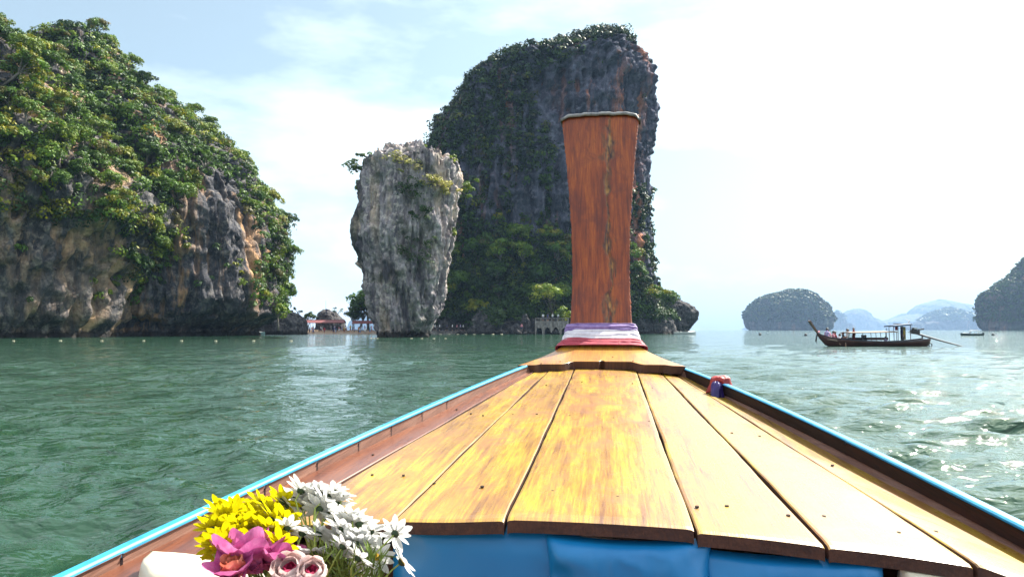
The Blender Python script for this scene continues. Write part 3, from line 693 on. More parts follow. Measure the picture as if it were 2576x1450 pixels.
def plank(name, lineL, lineR, s0L, s0R, s1, mat, thick=0.022, nu=9, nv=40, seed=0, lift=0.0, gap=0.0030, holes=(), endmat=True, zf=deckz):
    """lineL/lineR: t as a function of s"""
    rg = np.random.default_rng(seed + 900)
    us = np.array([0, .012, .04, .2, .4, .6, .8, .96, .988, 1.0]); nu = len(us)
    vv = np.concatenate([[0, .004, .012], np.linspace(.04, .97, nv), [1.0]]); nv = len(vv)
    jl = np.cumsum(rg.normal(size=nv)) * 0.0007; jr = np.cumsum(rg.normal(size=nv)) * 0.0007
    jl -= np.linspace(jl[0], jl[-1], nv); jr -= np.linspace(jr[0], jr[-1], nv)
    warp = rg.normal(0, 0.0018)
    top, gc = [], []
    for i, u in enumerate(us):
        for j, v in enumerate(vv):
            s = (s0L * (1 - u) + s0R * u) * (1 - v) + s1 * v
            a, b = lineL(s) + gap + jl[j], lineR(s) - gap + jr[j]
            t = a * (1 - u) + b * u
            e = 0.0028 if u in (0, 1.0) else (0.0008 if (u < .02 or u > .98) else 0)
            ev = 0.004 if v == 0 else (0.0012 if v == .004 else 0)
            z = zf(s, t) + lift + warp * (1 - 2 * abs(u - .5)) - e - ev + 0.0015 * math.sin(5 * s + seed)
            top.append(bp(s, t, z)); gc.append((t, s, seed * 1.7))
    top = np.array([tuple(p) for p in top]); bot = top.copy(); bot[:, 2] -= thick
    V = np.concatenate([top, bot]); n = nu * nv
    f1 = grid_faces(nu, nv); fs = [tuple(q[::-1]) for q in f1] + [tuple(q + n) for q in f1]
    idx = np.arange(n).reshape(nu, nv)
    nside0 = len(fs)
    for j in range(nv - 1):
        for i_, fl in ((0, 0), (nu - 1, 1)):
            q = (idx[i_, j], idx[i_, j + 1], idx[i_, j + 1] + n, idx[i_, j] + n); fs.append(q if fl == 1 else q[::-1])
    for i in range(nu - 1):
        for j_, fl in ((0, 1), (nv - 1, 0)):
            q = (idx[i, j_], idx[i + 1, j_], idx[i + 1, j_] + n, idx[i, j_] + n); fs.append(q[::-1] if fl == 0 else q)
    me = mesh_np(name, V, fs); attr(me, 'gc', gc + [(g_[0], g_[1], g_[2] + .3) for g_ in gc], 'FLOAT_VECTOR')
    me.polygons.foreach_set('material_index', np.array([0] * nside0 + [1] * (len(fs) - nside0), np.int32))
    o = obj(name, me, [mat, W_END], boat)
    for (s, t) in holes:
        hb = MB(); c = bp(s, t, zf(s, t) + lift + 0.0012); k = rg.uniform(0.0028, 0.0042)
        ring = [c + BR * k * math.cos(a) + BA * k * 1.3 * math.sin(a) for a in np.linspace(0, 2 * math.pi, 9)[:-1]]
        hb.add(ring + [r_ - Vector((0, 0, .003)) for r_ in ring], [tuple(range(8))] + [(i, (i + 1) % 8, 8 + (i + 1) % 8, 8 + i) for i in range(8)])
        obj('nail', hb.mesh('nail'), M_HOLE, o)
    return o
def line(pn, pf):
    a, b = on_deck(*pn), on_deck(*pf)
    return lambda s: a[1] + (b[1] - a[1]) * (s - a[0]) / (b[0] - a[0])
sCL = line((1272, 1303), (1440, 938)); sCR = line((1750, 1328), (1604, 940))
sL1 = line((988, 1305), (1366, 945)); sR1 = line((2079, 1366), (1672, 945))
sL2 = line((859, 1212), (1312, 952)); sR2 = line((2326, 1337), (1744, 969))
sL3 = line((265, 1420), (1308, 943)); sR3 = line((2576, 1360), (1744, 956))
S1 = 3.83
def s_at(px, py): return on_deck(px, py)[0]
plank('deck_plank', sCL, sCR, s_at(1272, 1303), s_at(1748, 1328), S1, W_DECK, seed=1, holes=[(1.52, -.10), (1.50, .03), (1.47, .18), (2.42, -.11), (2.40, .03), (2.37, .14), (3.3, -.1), (3.3, .12)])
plank('deck_plank', sL1, sCL, s_at(990, 1306), s_at(1262, 1304), S1, W_DECK, seed=2, lift=-.001, holes=[(1.55, -.25), (1.58, -.36), (2.45, -.22), (2.45, -.30), (3.2, -.25)])
plank('deck_plank', sCR, sR1, s_at(1758, 1331), s_at(2076, 1366), S1, W_DECK, seed=3, lift=-.002, holes=[(1.50, .24), (1.48, .35), (2.35, .20), (2.33, .31), (3.2, .2)])
plank('deck_plank', sL2, sL1, s_at(990, 1306) + .02, s_at(985, 1306), S1, W_DECK, seed=4, lift=-.001, holes=[(1.66, -.45), (1.68, -.53), (2.45, -.40), (2.5, -.45)])
plank('deck_plank', sR1, sR2, s_at(2083, 1368), s_at(2444, 1416), S1, W_DECK, seed=5, lift=-.001, holes=[(1.50, .42), (1.46, .54), (2.3, .38), (2.3, .46), (1.9, .48)])
plank('side_plank', sL3, sL2, 0.72, 1.10, S1, W_RED, seed=6, lift=.001, holes=[(2.6, -.52), (1.9, -.60)])
plank('side_plank', sR2, sR3, s_at(2449, 1418), 1.12, S1, W_DECK, seed=7, lift=.001, holes=[(1.5, .62), (2.0, .58)])

# rails: coaming and blue rub strip along both gunwales, hull below
def rail(sg, pix, base, nm):
    pts = [on_side(x, y, sg) for x, y in pix]
    ss = np.array([p[0] for p in pts]); zz = np.array([p[2] for p in pts]); o_ = np.argsort(ss); ss, zz = ss[o_], zz[o_]
    co = np.polyfit(ss, zz, 2); zt = lambda s: float(np.polyval(co, max(s, 0.9)))
    S = np.linspace(-0.6, 3.80, 60)
    # blue strip: 30 mm wide cap
    ring = []
    for s in S:
        T = Thalf(s); w = 0.028
        for dt, dz in ((0, -.030), (.004, -.002), (-.004, .002), (-w + .004, .004), (-w, .001), (-w, -.030)):
            ring.append(bp(s, sg * (T + dt), zt(s) + dz))
    k = 6; fs = []
    for i in range(len(S) - 1):
        for j in range(k):
            q = (i * k + j, i * k + (j + 1) % k, (i + 1) * k + (j + 1) % k, (i + 1) * k + j); fs.append(q if sg < 0 else q[::-1])
    fs += [tuple(range(k)), tuple((len(S) - 1) * k + j for j in range(k))]
    obj('gunwale_strip', mesh_np('gunwale_strip', ring, fs), M_BLUE, boat)
    bk = []
    for s in S:
        T = Thalf(s); ti = abs(base(s)); zd = deckz(s, ti * sg)
        bk += [bp(s, sg * (T - .0292), zt(s) - .003), bp(s, sg * (ti + .004), zd + .000)]
    me = mesh_np('coaming_back', bk, [(2 * i, 2 * i + 1, 2 * i + 3, 2 * i + 2) for i in range(len(S) - 1)]); attr(me, 'gc', [tuple(p) for p in bk], 'FLOAT_VECTOR'); obj('coaming_back', me, W_END, boat)
    # coaming blocks between the strip and the deck
    cuts = [-.6, .75, .98, 1.16, 1.36, 1.55, 1.76, 1.97, 2.17, 2.40, 2.62, 3.80] if sg < 0 else [-.6, .9, 2.1, 3.80]
    for a, b in zip(cuts[:-1], cuts[1:]):
        Sx = np.linspace(a + .0012, b - .0012, max(2, int((b - a) / .08) + 2)); vs_, gc = [], []
        wob = random.uniform(-.0015, .0015)
        for s in Sx:
            T = Thalf(s); ti = base(s); zd = deckz(s, ti)
            prof = [(T - .0285, zt(s) - .034), (T - .0285, zt(s) - .004 + wob), (T - .033, zt(s) - .001 + wob), (abs(ti) - .001 + wob, zd + .012), (abs(ti) - .003 + wob, zd + .004), (abs(ti), zd - .03)]
            for tt, z in prof: vs_.append(bp(s, sg * tt, z)); gc.append((tt * 1.0 + z, s, a))
        k = 6; fs = []
        for i in range(len(Sx) - 1):
            for j in range(k):
                q = (i * k + j, i * k + (j + 1) % k, (i + 1) * k + (j + 1) % k, (i + 1) * k + j); fs.append(q if sg < 0 else q[::-1])
        fs += [tuple(range(k)), tuple((len(Sx) - 1) * k + j for j in range(k))]
        me = mesh_np('coaming_block', vs_, fs); attr(me, 'gc', gc, 'FLOAT_VECTOR'); obj('coaming_block', me, W_DARK if sg < 0 else W_SHADE_JOINT, boat)  # right blocks take the near-black wood, their shade painted in
    for a in cuts[1:-1]:
        vs_ = []
        for s in (a - .003, a + .003):
            T = Thalf(s); ti = abs(base(s)); zd = deckz(s, ti * sg)
            for tt, z in ((T - .0287, zt(s) - .036), (T - .0287, zt(s) - .009), (T - .034, zt(s) - .008), (ti + .003, zd + .006), (ti + .004, zd - .03)): vs_.append(bp(s, sg * tt, z))
        me = mesh_np('joint', vs_, [(j, (j + 1) % 5, 5 + (j + 1) % 5, 5 + j) for j in range(5)]); attr(me, 'gc', [(0, 0, 0)] * 10, 'FLOAT_VECTOR'); obj('joint', me, W_SHADE_JOINT, boat)
    return zt
zL = rail(-1, [(1299, 925), (918, 1089), (661, 1198), (364, 1343), (131, 1450)], sL3, 'left')
zR = rail(1, [(1735, 928), (1849, 972), (2120, 1090), (2398, 1231), (2576, 1306)], sR3, 'right')
# hull: outer skin from the strip down below the water
S = np.linspace(-3.0, 4.3, 60); vs_ = []; gc = []
for s in S:
    for k in range(11):
        a = k / 10; lf = (a - .5) * 2
        T = (Thalf(min(s, 3.75)) - .006) * (1.0 if s < 3.7 else max(0.25, 1 - (s - 3.7) * 1.2)); z0 = (zL(min(s, 3.75)) if lf < 0 else zR(min(s, 3.75))) - .012
        zb = -1.42 + max(0, s - 2.2) ** 2 * 0.24
        q = abs(lf); z = zb + (z0 - zb) * q ** 1.6; t = math.copysign(T * (0.25 + 0.75 * min(1, q) ** .8) if q > 0 else 0, lf)
        vs_.append(bp(s, t if q > 0 else 0, z)); gc.append((z, s, lf))
me = mesh_np('hull', np.array([tuple(v) for v in vs_]), grid_faces(60, 11), True); attr(me, 'gc', gc, 'FLOAT_VECTOR')
ho = obj('hull', me, W_DARK, boat); sm = ho.modifiers.new('thick', 'SOLIDIFY'); sm.thickness = 0.012

# ---- bow cap and prow post: one curve sweeping up from the deck
ST = [(3.70, -.178, .425), (3.80, -.163, .375), (3.90, -.141, .310), (3.98, -.117, .262), (4.05, -.092, .206), (4.11, -.058, .190), (4.15, -.015, .179), (4.18, .031, .171), (4.205, .09, .168), (4.24, .157, .166), (4.30, .298, .163), (4.36, .537, .168), (4.44, .785, .185), (4.53, 1.045, .209), (4.60, 1.22, .228), (4.655, 1.37, .243)]
ST = np.array(ST); par = np.concatenate([[0], np.cumsum(np.linalg.norm(np.diff(ST[:, :2], axis=0), axis=1))])
def prow_at(l):
    return [float(np.interp(l, par, ST[:, k])) for k in range(3)]
_sm = {}
def prow_s(l):   # smoothed
    if l not in _sm: _sm[l] = np.mean([prow_at(min(max(l + d, 0), par[-1])) for d in np.linspace(-.07, .07, 9)], axis=0)
    return _sm[l]
PC = -0.022   # prow centre offset
def sweep(name, l0, l1, nl, nu, thick, mat, edge0=None, crackf=None, seed=0, arch=0.012):
    ls = np.linspace(l0, l1, nl); us = np.linspace(-1, 1, nu); top, bot, gc, cr, am = [], [], [], [], []
    if crackf:
        UU, LL = np.meshgrid(us, ls, indexing='ij'); CR = crackf(UU.ravel(), LL.ravel())
    for i, u in enumerate(us):
        for j, l in enumerate(ls):
            ll = l if edge0 is None else (edge0(u) * (1 - j / (nl - 1)) + l1 * (j / (nl - 1)))
            a = prow_s(ll); b = prow_s(min(ll + .02, par[-1])); 
            c = prow_s(max(ll - .02, 0)); tg = Vector((b[0] - c[0], b[1] - c[1])); tg.normalize(); nrm = Vector((-tg.y, tg.x))  # faces up / back to the stern
            w = a[2]; bend = -arch * (1 - math.sqrt(max(0, 1 - (abs(u)) ** 4 * .9)))
            d = 0.0; cv = av = 0.0
            if crackf: d, cv, av = (k_[i * nl + j] for k_ in CR)
            off = bend + d
            chip = (0.0030 * math.sin(ll * 23 + 2 * math.sin(ll * 61)) + .0016 * math.sin(ll * 131)) * abs(u) ** 6 if crackf else 0.0
            s, z, t = a[0] + nrm.x * off, a[1] + nrm.y * off, PC + u * w + math.copysign(chip, u)
            top.append(bp(s, t, z)); gc.append((t, ll * 1.0, seed)); cr.append(cv); am.append(av)
            s2, z2 = a[0] - nrm.x * thick, a[1] - nrm.y * thick
            bot.append(bp(s2, PC + u * w * .97, z2))
    n = nu * nl; V = np.array([tuple(v) for v in top + bot]); f1 = grid_faces(nu, nl)
    idx = np.arange(n).reshape(nu, nl); fs = [tuple(q[::-1]) for q in f1] + [tuple(q + n) for q in f1]; n0 = len(fs)
    for j in range(nl - 1):
        for i_, fl in ((0, 0), (nu - 1, 1)):
            q = (idx[i_, j], idx[i_, j + 1], idx[i_, j + 1] + n, idx[i_, j] + n); fs.append(q if fl else q[::-1])
    n1 = len(fs)
    for i in range(nu - 1):
        for j_, fl in ((0, 1), (nl - 1, 0)):
            q = (idx[i, j_], idx[i + 1, j_], idx[i + 1, j_] + n, idx[i, j_] + n); fs.append(q if fl else q[::-1])
    me = mesh_np(name, V, fs); attr(me, 'gc', gc + gc, 'FLOAT_VECTOR'); attr(me, 'crack', cr + [0] * n); attr(me, 'amber', am + [0] * n)
    mi = np.zeros(len(fs), np.int32); mi[n1:] = 1; me.polygons.foreach_set('material_index', mi)
    smf = np.zeros(len(fs), bool); smf[:n0] = True; me.polygons.foreach_set('use_smooth', smf)
    return me
def l_of_z(z): return float(np.interp(z, ST[6:, 1], par[6:]))
crk_l = [l_of_z(v) for v in (.03, .10, .20, .26, .33, .40, .47, .55, .66, .75, .86, .95, 1.06, 1.18, 1.28, 1.36)]
crk_u = [.24, .30, .28, .40, .38, .36, .28, .24, .28, .22, .20, .20, .24, .22, .24, .26]
crk_w = [.17, .18, .16, .08, .10, .14, .20, .08, .055, .055, .05, .08, .14, .16, .13, .09]
def crackf(u, l):
    """vectorised: arrays of u, l -> offset, dark, amber"""
    u = np.asarray(u, float); l = np.asarray(l, float); z = np.zeros_like(u)
    n1 = fbm(np.stack([u * 4.8, l * 12, z + .3], 1), 3); n2 = fbm(np.stack([u * 9, l * 9, z + 2.], 1), 3); n3 = fbm(np.stack([u * 26, l * 22, z + 5.], 1), 2)
    n4 = fbm(np.stack([z, l * 5.5, z + 9.], 1), 2); c = np.interp(l, crk_l, crk_u) + 0.07 * n1 + .05 * n4; w = np.interp(l, crk_l, crk_w) * (0.8 + .5 * n2) * np.clip(.75 + 1.1 * n4, .22, 1.4)
    x = (u - c) / np.maximum(.012, w); core = np.exp(-x ** 2); edge = np.exp(-((np.abs(x) - 1.1) / .5) ** 2)
    d = -0.012 * core * (0.5 + 0.8 * np.abs(n2)) + 0.005 * n3 * core + 0.0012 * n1
    dark = np.clip(edge * (0.12 + 0.9 * np.maximum(0, n2 + .25)) + core * np.maximum(0, .45 - n2 + n3), 0, 1)
    return d, dark, core * np.clip(.6 + n2 + n3 * .6, 0, 1)
# the prow wood also takes resin and rot along its crack
t_ = W_PROW; nt = t_.node_tree; bs = nt.nodes['Principled BSDF']; src = bs.inputs['Base Color'].links[0].from_socket
def _mx(nt, fac, a, colr):
    m = nt.nodes.new('ShaderNodeMixRGB'); at_ = nt.nodes.new('ShaderNodeAttribute'); at_.attribute_name = fac
    nt.links.new(at_.outputs['Fac'], m.inputs['Fac']); nt.links.new(a, m.inputs['Color1']); m.inputs['Color2'].default_value = (*colr, 1); return m.outputs['Color']
c1 = _mx(nt, 'amber', src, (.42, .22, .05)); c1 = _mx(nt, 'crack', c1, (.030, .010, .012)); nt.links.new(c1, bs.inputs['Base Color'])
lp = l_of_z(0.0)
me = sweep('prow_post', lp, par[-1], 230, 71, 0.075, W_PROW, crackf=crackf, seed=3)
prow = obj('prow_post', me, [W_PROW, W_END], boat)
def cap_edge(u):
    a = abs(u - .02); f = lambda x: x * x * (3 - 2 * x)
    if a < .04: return 0.135 - a * .6
    if a < .38: return 0.105
    if a < .52: return 0.105 - f((a - .38) / .14) * .075
    if a < .76: return 0.030 + (.02 * (a - .52) if u > 0 else 0)
    if a < .83: return 0.034 - f((a - .76) / .07) * .034
    return 0.0
me = sweep('bow_cap', 0.0, lp + .03, 34, 161, 0.042, W_CAP, edge0=cap_edge, seed=5, arch=0.006)
capo = obj('bow_cap', me, [W_CAP, W_END], boat)
for (u, l) in ((-.55, .10), (0.02, .12), (.45, .12), (-.75, .05), (.2, .2)):
    a = prow_s(l); hb = MB(); c = bp(a[0], PC + u * a[2], a[1] + .0015)
    ring = [c + BR * .004 * math.cos(q) + BA * .005 * math.sin(q) + Vector((0, 0, .0012 * math.sin(q))) for q in np.linspace(0, 2 * math.pi, 9)[:-1]]
    hb.add(ring + [r_ - Vector((0, 0, .004)) for r_ in ring], [tuple(range(8))] + [(i, (i + 1) % 8, 8 + (i + 1) % 8, 8 + i) for i in range(8)]); obj('nail', hb.mesh('nail'), M_HOLE, capo)
# under the bow cap: a dark filler beam standing on the deck
mb = MB()
for sgm in (-1, 1):
    mb.box(bp(3.90, sgm * .19 + .01, -.215), (.36, .06, .075), Matrix.Rotation(-TH, 3, 'Z'))
me = mb.mesh('bow_beam'); attr(me, 'gc', [(v[2], v[0], 0) for v in mb.v], 'FLOAT_VECTOR'); obj('bow_beam', me, W_END, boat)
# dented sheet-metal cap on the post top
a = prow_s(par[-1]); us = np.linspace(-1.04, 1.045, 40); vs_ = []
for u in us:
    e = -.016 * max(0, abs(u) - .80) / .2 - (.016 if u > .99 else 0); wob = .0022 * math.sin(u * 13) + .0016 * math.sin(u * 29 + 1) + .010 * (1 - u * u)
    for ds, dz in ((-.014, -.012), (-.016, .005), (-.010, .010), (.075, .016), (.086, .010), (.084, -.010)):
        vs_.append(bp(a[0] + ds, PC + u * a[2], a[1] + dz + wob + e))
me = mesh_np('metal_cap', vs_, [tuple(q) for q in grid_faces(40, 6, False)] + [tuple(range(6)), tuple(39 * 6 + k for k in range(6))], True)
t_ = NT('worn_zinc'); n_ = t_.noise(t_.coord('Object'), 22, 6, .65); M_ZINC = t_.set(col=t_.ramp(n_, [(.35, (.12, .12, .125)), (.6, (.34, .335, .33))]), metal=.55, rough=.5, normal=t_.bump(n_, .6, .006))
co_ = obj('metal_cap', me, M_ZINC, prow); sm = co_.modifiers.new('t', 'SOLIDIFY'); sm.thickness = .0025

# ---- cloth bands wound round the foot of the prow
def fabric(name, lo, hi, rough=.6):
    t = NT(name); v = t.coord('Object'); n = t.noise(v, 30, 4, .6); w = t.noise(v, 400, 2, .5)
    t.set(col=t.ramp(n, [(.3, lo), (.7, hi)]), rough=rough, sheen=.08, normal=t.bump(w, .2, .001)); return t.m
wrap = empty('cloth_wrap', bp(4.1, PC, -.09), 'purple, white and red cloth bands wound round the foot of the prow post', 'cloth')
def band(name, l0, l1, mat, seed, folds, puff=.007):
    rg = np.random.default_rng(seed); nl, nu = 30, 110; V = []
    WN = fbm(np.array([(1.6 * math.cos(2 * math.pi * i / nu), 1.6 * math.sin(2 * math.pi * i / nu), 2.2 * j / (nl - 1) + seed * 5) for i in range(nu) for j in range(nl)]), 3).reshape(nu, nl)
    for i in range(nu):
        a = 2 * math.pi * i / nu
        for j in range(nl):
            v = j / (nl - 1); l = l0 + (l1 - l0) * v
            pa = prow_s(min(l, par[-1])); b = prow_s(l + .02); c = prow_s(max(l - .02, 0)); tg = Vector((b[0] - c[0], b[1] - c[1])); tg.normalize(); nrm = Vector((-tg.y, tg.x))
            cs, sn = math.cos(a), math.sin(a)
            rx = pa[2] + .012; t = math.copysign(abs(cs) ** .55, cs) * rx; dpt = math.copysign(abs(sn) ** .55, sn)
            fold = abs(math.sin(math.pi * folds * (v + .22 * WN[i, j] + .05 * math.sin(2.2 * cs + seed)) + .8 * cs * (.5 + .5 * math.sin(seed)))) ** .7
            pf = .004 + puff * (.25 + .75 * math.sin(math.pi * min(1, max(0, v)))) * fold
            pf += .003 * WN[i, j]
            depth = (.012 + pf) if dpt > 0 else (.09 + pf)
            s, z = pa[0] + nrm.x * dpt * depth, pa[1] + nrm.y * dpt * depth
            V.append(bp(s, PC + t + math.copysign(pf * abs(cs), cs), z))
    me = mesh_np(name, np.array([tuple(v) for v in V]), grid_faces(nu, nl, True), True)
    o = obj(name, me, mat, wrap); m = o.modifiers.new('t', 'SOLIDIFY'); m.thickness = .003; return o
def l_of_s(s): return float(np.interp(s, ST[:, 0], par))
lA, lB, lC, lD = l_of_s(4.035), l_of_s(4.10), l_of_z(-.025), l_of_z(.025)
band('red_band', lA - .005, lB + .004, fabric('red_cloth', (.24, .012, .035), (.42, .03, .06)), 1, 2.6)
band('white_band', lB - .006, lC + .004, fabric('white_cloth', (.50, .46, .52), (.75, .70, .74)), 2, 2.4)
band('purple_band', lC - .006, lD, fabric('purple_cloth', (.14, .08, .27), (.30, .20, .42)), 3, 2.5)

# ---- knotted cloth on the right rail
kc = on_side(1828, 990, 1); ks, kt = kc[0], Thalf(kc[0]) - .03
knot = empty('knotted_cloth', bp(ks, kt, deckz(ks, kt)), 'red and purple cloth knotted over the right gunwale', 'cloth')
def drape(name, c, rx, ry_, h, mat, seed, nrad=26, n=14, flare=.25, lob=5, amp=.25, tail=(0, 0)):
    A_ = np.array([(math.cos(2 * math.pi * i / nrad), math.sin(2 * math.pi * i / nrad), j / (n - 1)) for i in range(nrad) for j in range(n)])
    q = A_ * np.array([1.1, 1.1, 1.3]); n1 = fbm(q * 1.6 + seed, 3); n2 = 1 - 2 * np.abs(fbm(A_ * np.array([2.2, 2.2, .5]) + seed * 3, 2)); V = []
    for (cs, sn, v), f1, f2 in zip(A_, n1, n2):
        r = math.sin(min(1, v * 2.4) * math.pi / 2) * (1 + flare * max(0, v - .45)) * (1 + amp * v * (.9 * f2 + .8 * f1))
        V.append(bp(c[0] + ry_ * r * sn + tail[1] * v, c[1] + rx * r * cs + tail[0] * v, c[2] - h * (v ** 1.5) * (1 + .28 * f1) + .012 * f2 * min(1, v * 3) * (1 - v)))
    me = mesh_np(name, np.array([tuple(v) for v in V]), grid_faces(nrad, n, True), True); o = obj(name, me, mat, knot)
    m = o.modifiers.new('t', 'SOLIDIFY'); m.thickness = .0015
zt_ = zR(ks) + .022
drape('red_fold', (ks, kt + .008, zt_ + .008), .035, .032, .062, fabric('scarf_red', (.22, .008, .010), (.38, .022, .02), .45), 1, nrad=44, lob=5, amp=.42)
drape('purple_tail', (ks - .03, kt - .016, zt_ - .012), .018, .017, .110, fabric('scarf_purple', (.015, .007, .10), (.05, .025, .20), .35), 4, nrad=36, lob=4, amp=.42, tail=(-.004, -.028))
drape('purple_tail', (ks - .028, kt - .004, zt_ - .018), .013, .013, .105, bpy.data.materials['scarf_purple'], 2, lob=3, amp=.3, tail=(.004, -.030))
drape('white_fold', (ks - .006, kt + .028, zt_ - .026), .008, .010, .030, bpy.data.materials['white_cloth'], 2, lob=3, amp=.2)

# ---- cushions propped under the fore edge of the deck
def vinyl(name, lo, hi, rough=.42):
    t = NT(name); v = t.coord('Object'); n = t.noise(v, 3, 3, .5); g_ = t.noise(v, 260, 2, .5)
    t.set(col=t.ramp(n, [(.3, lo), (.7, hi)]), rough=rough, normal=t.bump(g_, .15, .0008), coat=.15, coatr=.3); return t.m
M_VINYL = vinyl('blue_vinyl', (.003, .16, .40), (.005, .20, .47)); M_CREAM = vinyl('cream_vinyl', (.60, .52, .38), (.74, .67, .52), .5)
def cushion(name, c, w, h, d, mat, label, yaw=0.0, roll=0.0, seed=0, wr=1.0, lean=.0, group=None):
    """a plump pad: face towards the stern (-s), puffed, pinched and creased at its edges"""
    rg = np.random.default_rng(seed + 70); nu, nv = 64, 40; V = []
    us = np.linspace(-1, 1, nu); vs2 = np.linspace(-1, 1, nv)
    UU, VV = np.meshgrid(us, vs2, indexing='ij'); WR = (1 - 2 * np.abs(fbm(np.stack([UU.ravel() * 2.2, VV.ravel() * 1.5, 0 * UU.ravel() + seed * 3.1], 1), 2))).reshape(nu, nv)
    for side in (-1, 1):
        for iu, u in enumerate(us):
            for iv, v in enumerate(vs2):
                e = (1 - abs(u) ** 5) * (1 - abs(v) ** 5); puff = max(0, e) ** .38
                x = u * w / 2 * (1 - .05 * (1 - v * v) * abs(u) ** 3 * wr); z = v * h / 2 * (1 - .07 * (1 - u * u) * abs(v) ** 3 * wr)
                y = side * d / 2 * puff
                cr = abs(u) ** 3; crz = abs(v) ** 3
                y += side * wr * (.014 * cr * math.sin(9 * v + seed + 2 * u) + .0025 * crz * math.sin(10 * u + seed)) * max(0, 1 - abs(u) ** 8) * max(0, 1 - abs(v) ** 8)
                y += side * wr * .010 * WR[iu, iv] * max(abs(u), abs(v)) ** 3 * max(0, 1 - abs(u) ** 8) * max(0, 1 - abs(v) ** 8)
                q = Matrix.Rotation(roll, 3, 'Y') @ Vector((x, y, z))
                q = Matrix.Rotation(yaw, 3, 'Z') @ q
                V.append(bp(c[0] + q.y + lean * (z), c[1] + q.x, c[2] + q.z))
    f = grid_faces(nu, nv); n = nu * nv
    fs = np.concatenate([f, f[:, ::-1] + n])
    o = obj(name, mesh_np(name, np.array([tuple(v) for v in V]), fs, True), mat, None, bp(c[0], c[1], c[2] - h / 2)); tag(o, label, 'cushion', group)
    return o
cushion('cushion', (1.385, -.215, deckz(1.34, -.2) - .022 - .13), .36, .27, .09, M_VINYL, 'blue vinyl cushion behind the white daisies under the deck edge', seed=1, wr=.5, group='blue vinyl cushions')
cushion('cushion', (1.358, .045, deckz(1.3, .05) - .024 - .135), .295, .275, .10, M_VINYL, 'blue vinyl cushion in the middle under the centre deck plank', seed=2, wr=1.3, group='blue vinyl cushions')
cushion('cushion', (1.362, .322, deckz(1.3, .34) - .026 - .135), .31, .27, .09, M_VINYL, 'blue vinyl cushion on the right with a pinched corner', seed=5, wr=.9, group='blue vinyl cushions')
cushion('pillow', (1.345, .605, deckz(1.34, .60) - .024 - .11), .235, .22, .10, M_CREAM, 'cream pillow in the bottom right corner under the deck', seed=4, wr=.6, roll=.10)
cushion('pillow', (1.08, -.58, -.475), .30, .24, .12, M_CREAM, 'cream pillow left of the magenta flowers', seed=6, wr=1.0, yaw=-.25, roll=-.02, lean=.2)
# bulkhead below the deck and inner floor, so the boat is closed
mb = MB(); mb.box(bp(1.50, 0, -.80), (1.7, .02, .72), Matrix.Rotation(-TH, 3, 'Z')); me = mb.mesh('bulkhead'); attr(me, 'gc', [(v[2], v[0], 0) for v in mb.v], 'FLOAT_VECTOR'); obj('bulkhead', me, W_END, boat)
mb = MB(); mb.box(bp(0.2, 0, -.86), (1.25, 2.5, .02), Matrix.Rotation(-TH, 3, 'Z')); me = mb.mesh('floor_board'); attr(me, 'gc', [(v[0], v[1], 0) for v in mb.v], 'FLOAT_VECTOR'); obj('floor_board', me, W_DARK, boat)
# ------------------------------------------------------------------ people
M_SKIN = plain('skin', (.36, .20, .13), .55); M_HAIR = plain('dark_hair', (.02, .015, .012), .5)
CLOTH = {}
def cloth_mat(name, col):
    if name not in CLOTH: CLOTH[name] = plain(name + '_garment', col, .8)
    return CLOTH[name]
POSES = {
 'stand': dict(pel=(0, 0, .92), che=(0, .01, 1.28), nec=(0, .01, 1.46), hed=(0, -.02, 1.60), top=(0, -.01, 1.70), shL=(-.18, .01, 1.40), elL=(-.24, .02, 1.12), haL=(-.24, -.06, .86), shR=(.18, .01, 1.40), elR=(.25, .02, 1.12), haR=(.26, -.06, .86), hiL=(-.10, 0, .88), knL=(-.11, -.02, .48), anL=(-.12, .02, .08), toL=(-.13, -.15, .03), hiR=(.10, 0, .88), knR=(.11, -.02, .48), anR=(.12, .02, .08), toR=(.13, -.15, .03)),
 'walk': dict(pel=(0, 0, .90), che=(0, -.04, 1.26), nec=(0, -.05, 1.44), hed=(0, -.09, 1.57), top=(0, -.08, 1.68), shL=(-.18, -.04, 1.38), elL=(-.22, .10, 1.14), haL=(-.22, .02, .92), shR=(.18, -.04, 1.38), elR=(.22, -.16, 1.14), haR=(.20, -.34, 1.05), hiL=(-.10, 0, .87), knL=(-.11, -.20, .50), anL=(-.11, -.28, .10), toL=(-.12, -.43, .06), hiR=(.10, 0, .87), knR=(.10, .10, .48), anR=(.10, .34, .14), toR=(.11, .24, .03)),
 'raise': dict(pel=(0, 0, .92), che=(0, .01, 1.28), nec=(0, .01, 1.46), hed=(0, -.02, 1.60), top=(0, -.01, 1.70), shL=(-.18, .01, 1.40), elL=(-.26, -.16, 1.22), haL=(-.08, -.34, 1.42), shR=(.18, .01, 1.40), elR=(.26, -.16, 1.22), haR=(.08, -.34, 1.42), hiL=(-.10, 0, .88), knL=(-.12, -.02, .48), anL=(-.15, .02, .08), toL=(-.17, -.15, .03), hiR=(.10, 0, .88), knR=(.12, -.02, .48), anR=(.15, .02, .08), toR=(.17, -.15, .03)),
 'sit': dict(pel=(0, 0, .12), che=(0, .03, .46), nec=(0, .02, .64), hed=(0, -.03, .78), top=(0, -.02, .88), shL=(-.18, .02, .58), elL=(-.23, -.06, .32), haL=(-.14, -.30, .24), shR=(.18, .02, .58), elR=(.23, -.06, .32), haR=(.14, -.30, .24), hiL=(-.10, -.02, .10), knL=(-.14, -.44, .16), anL=(-.12, -.46, -.24), toL=(-.12, -.60, -.29), hiR=(.10, -.02, .10), knR=(.14, -.44, .16), anR=(.12, -.46, -.24), toR=(.12, -.60, -.29)),
}
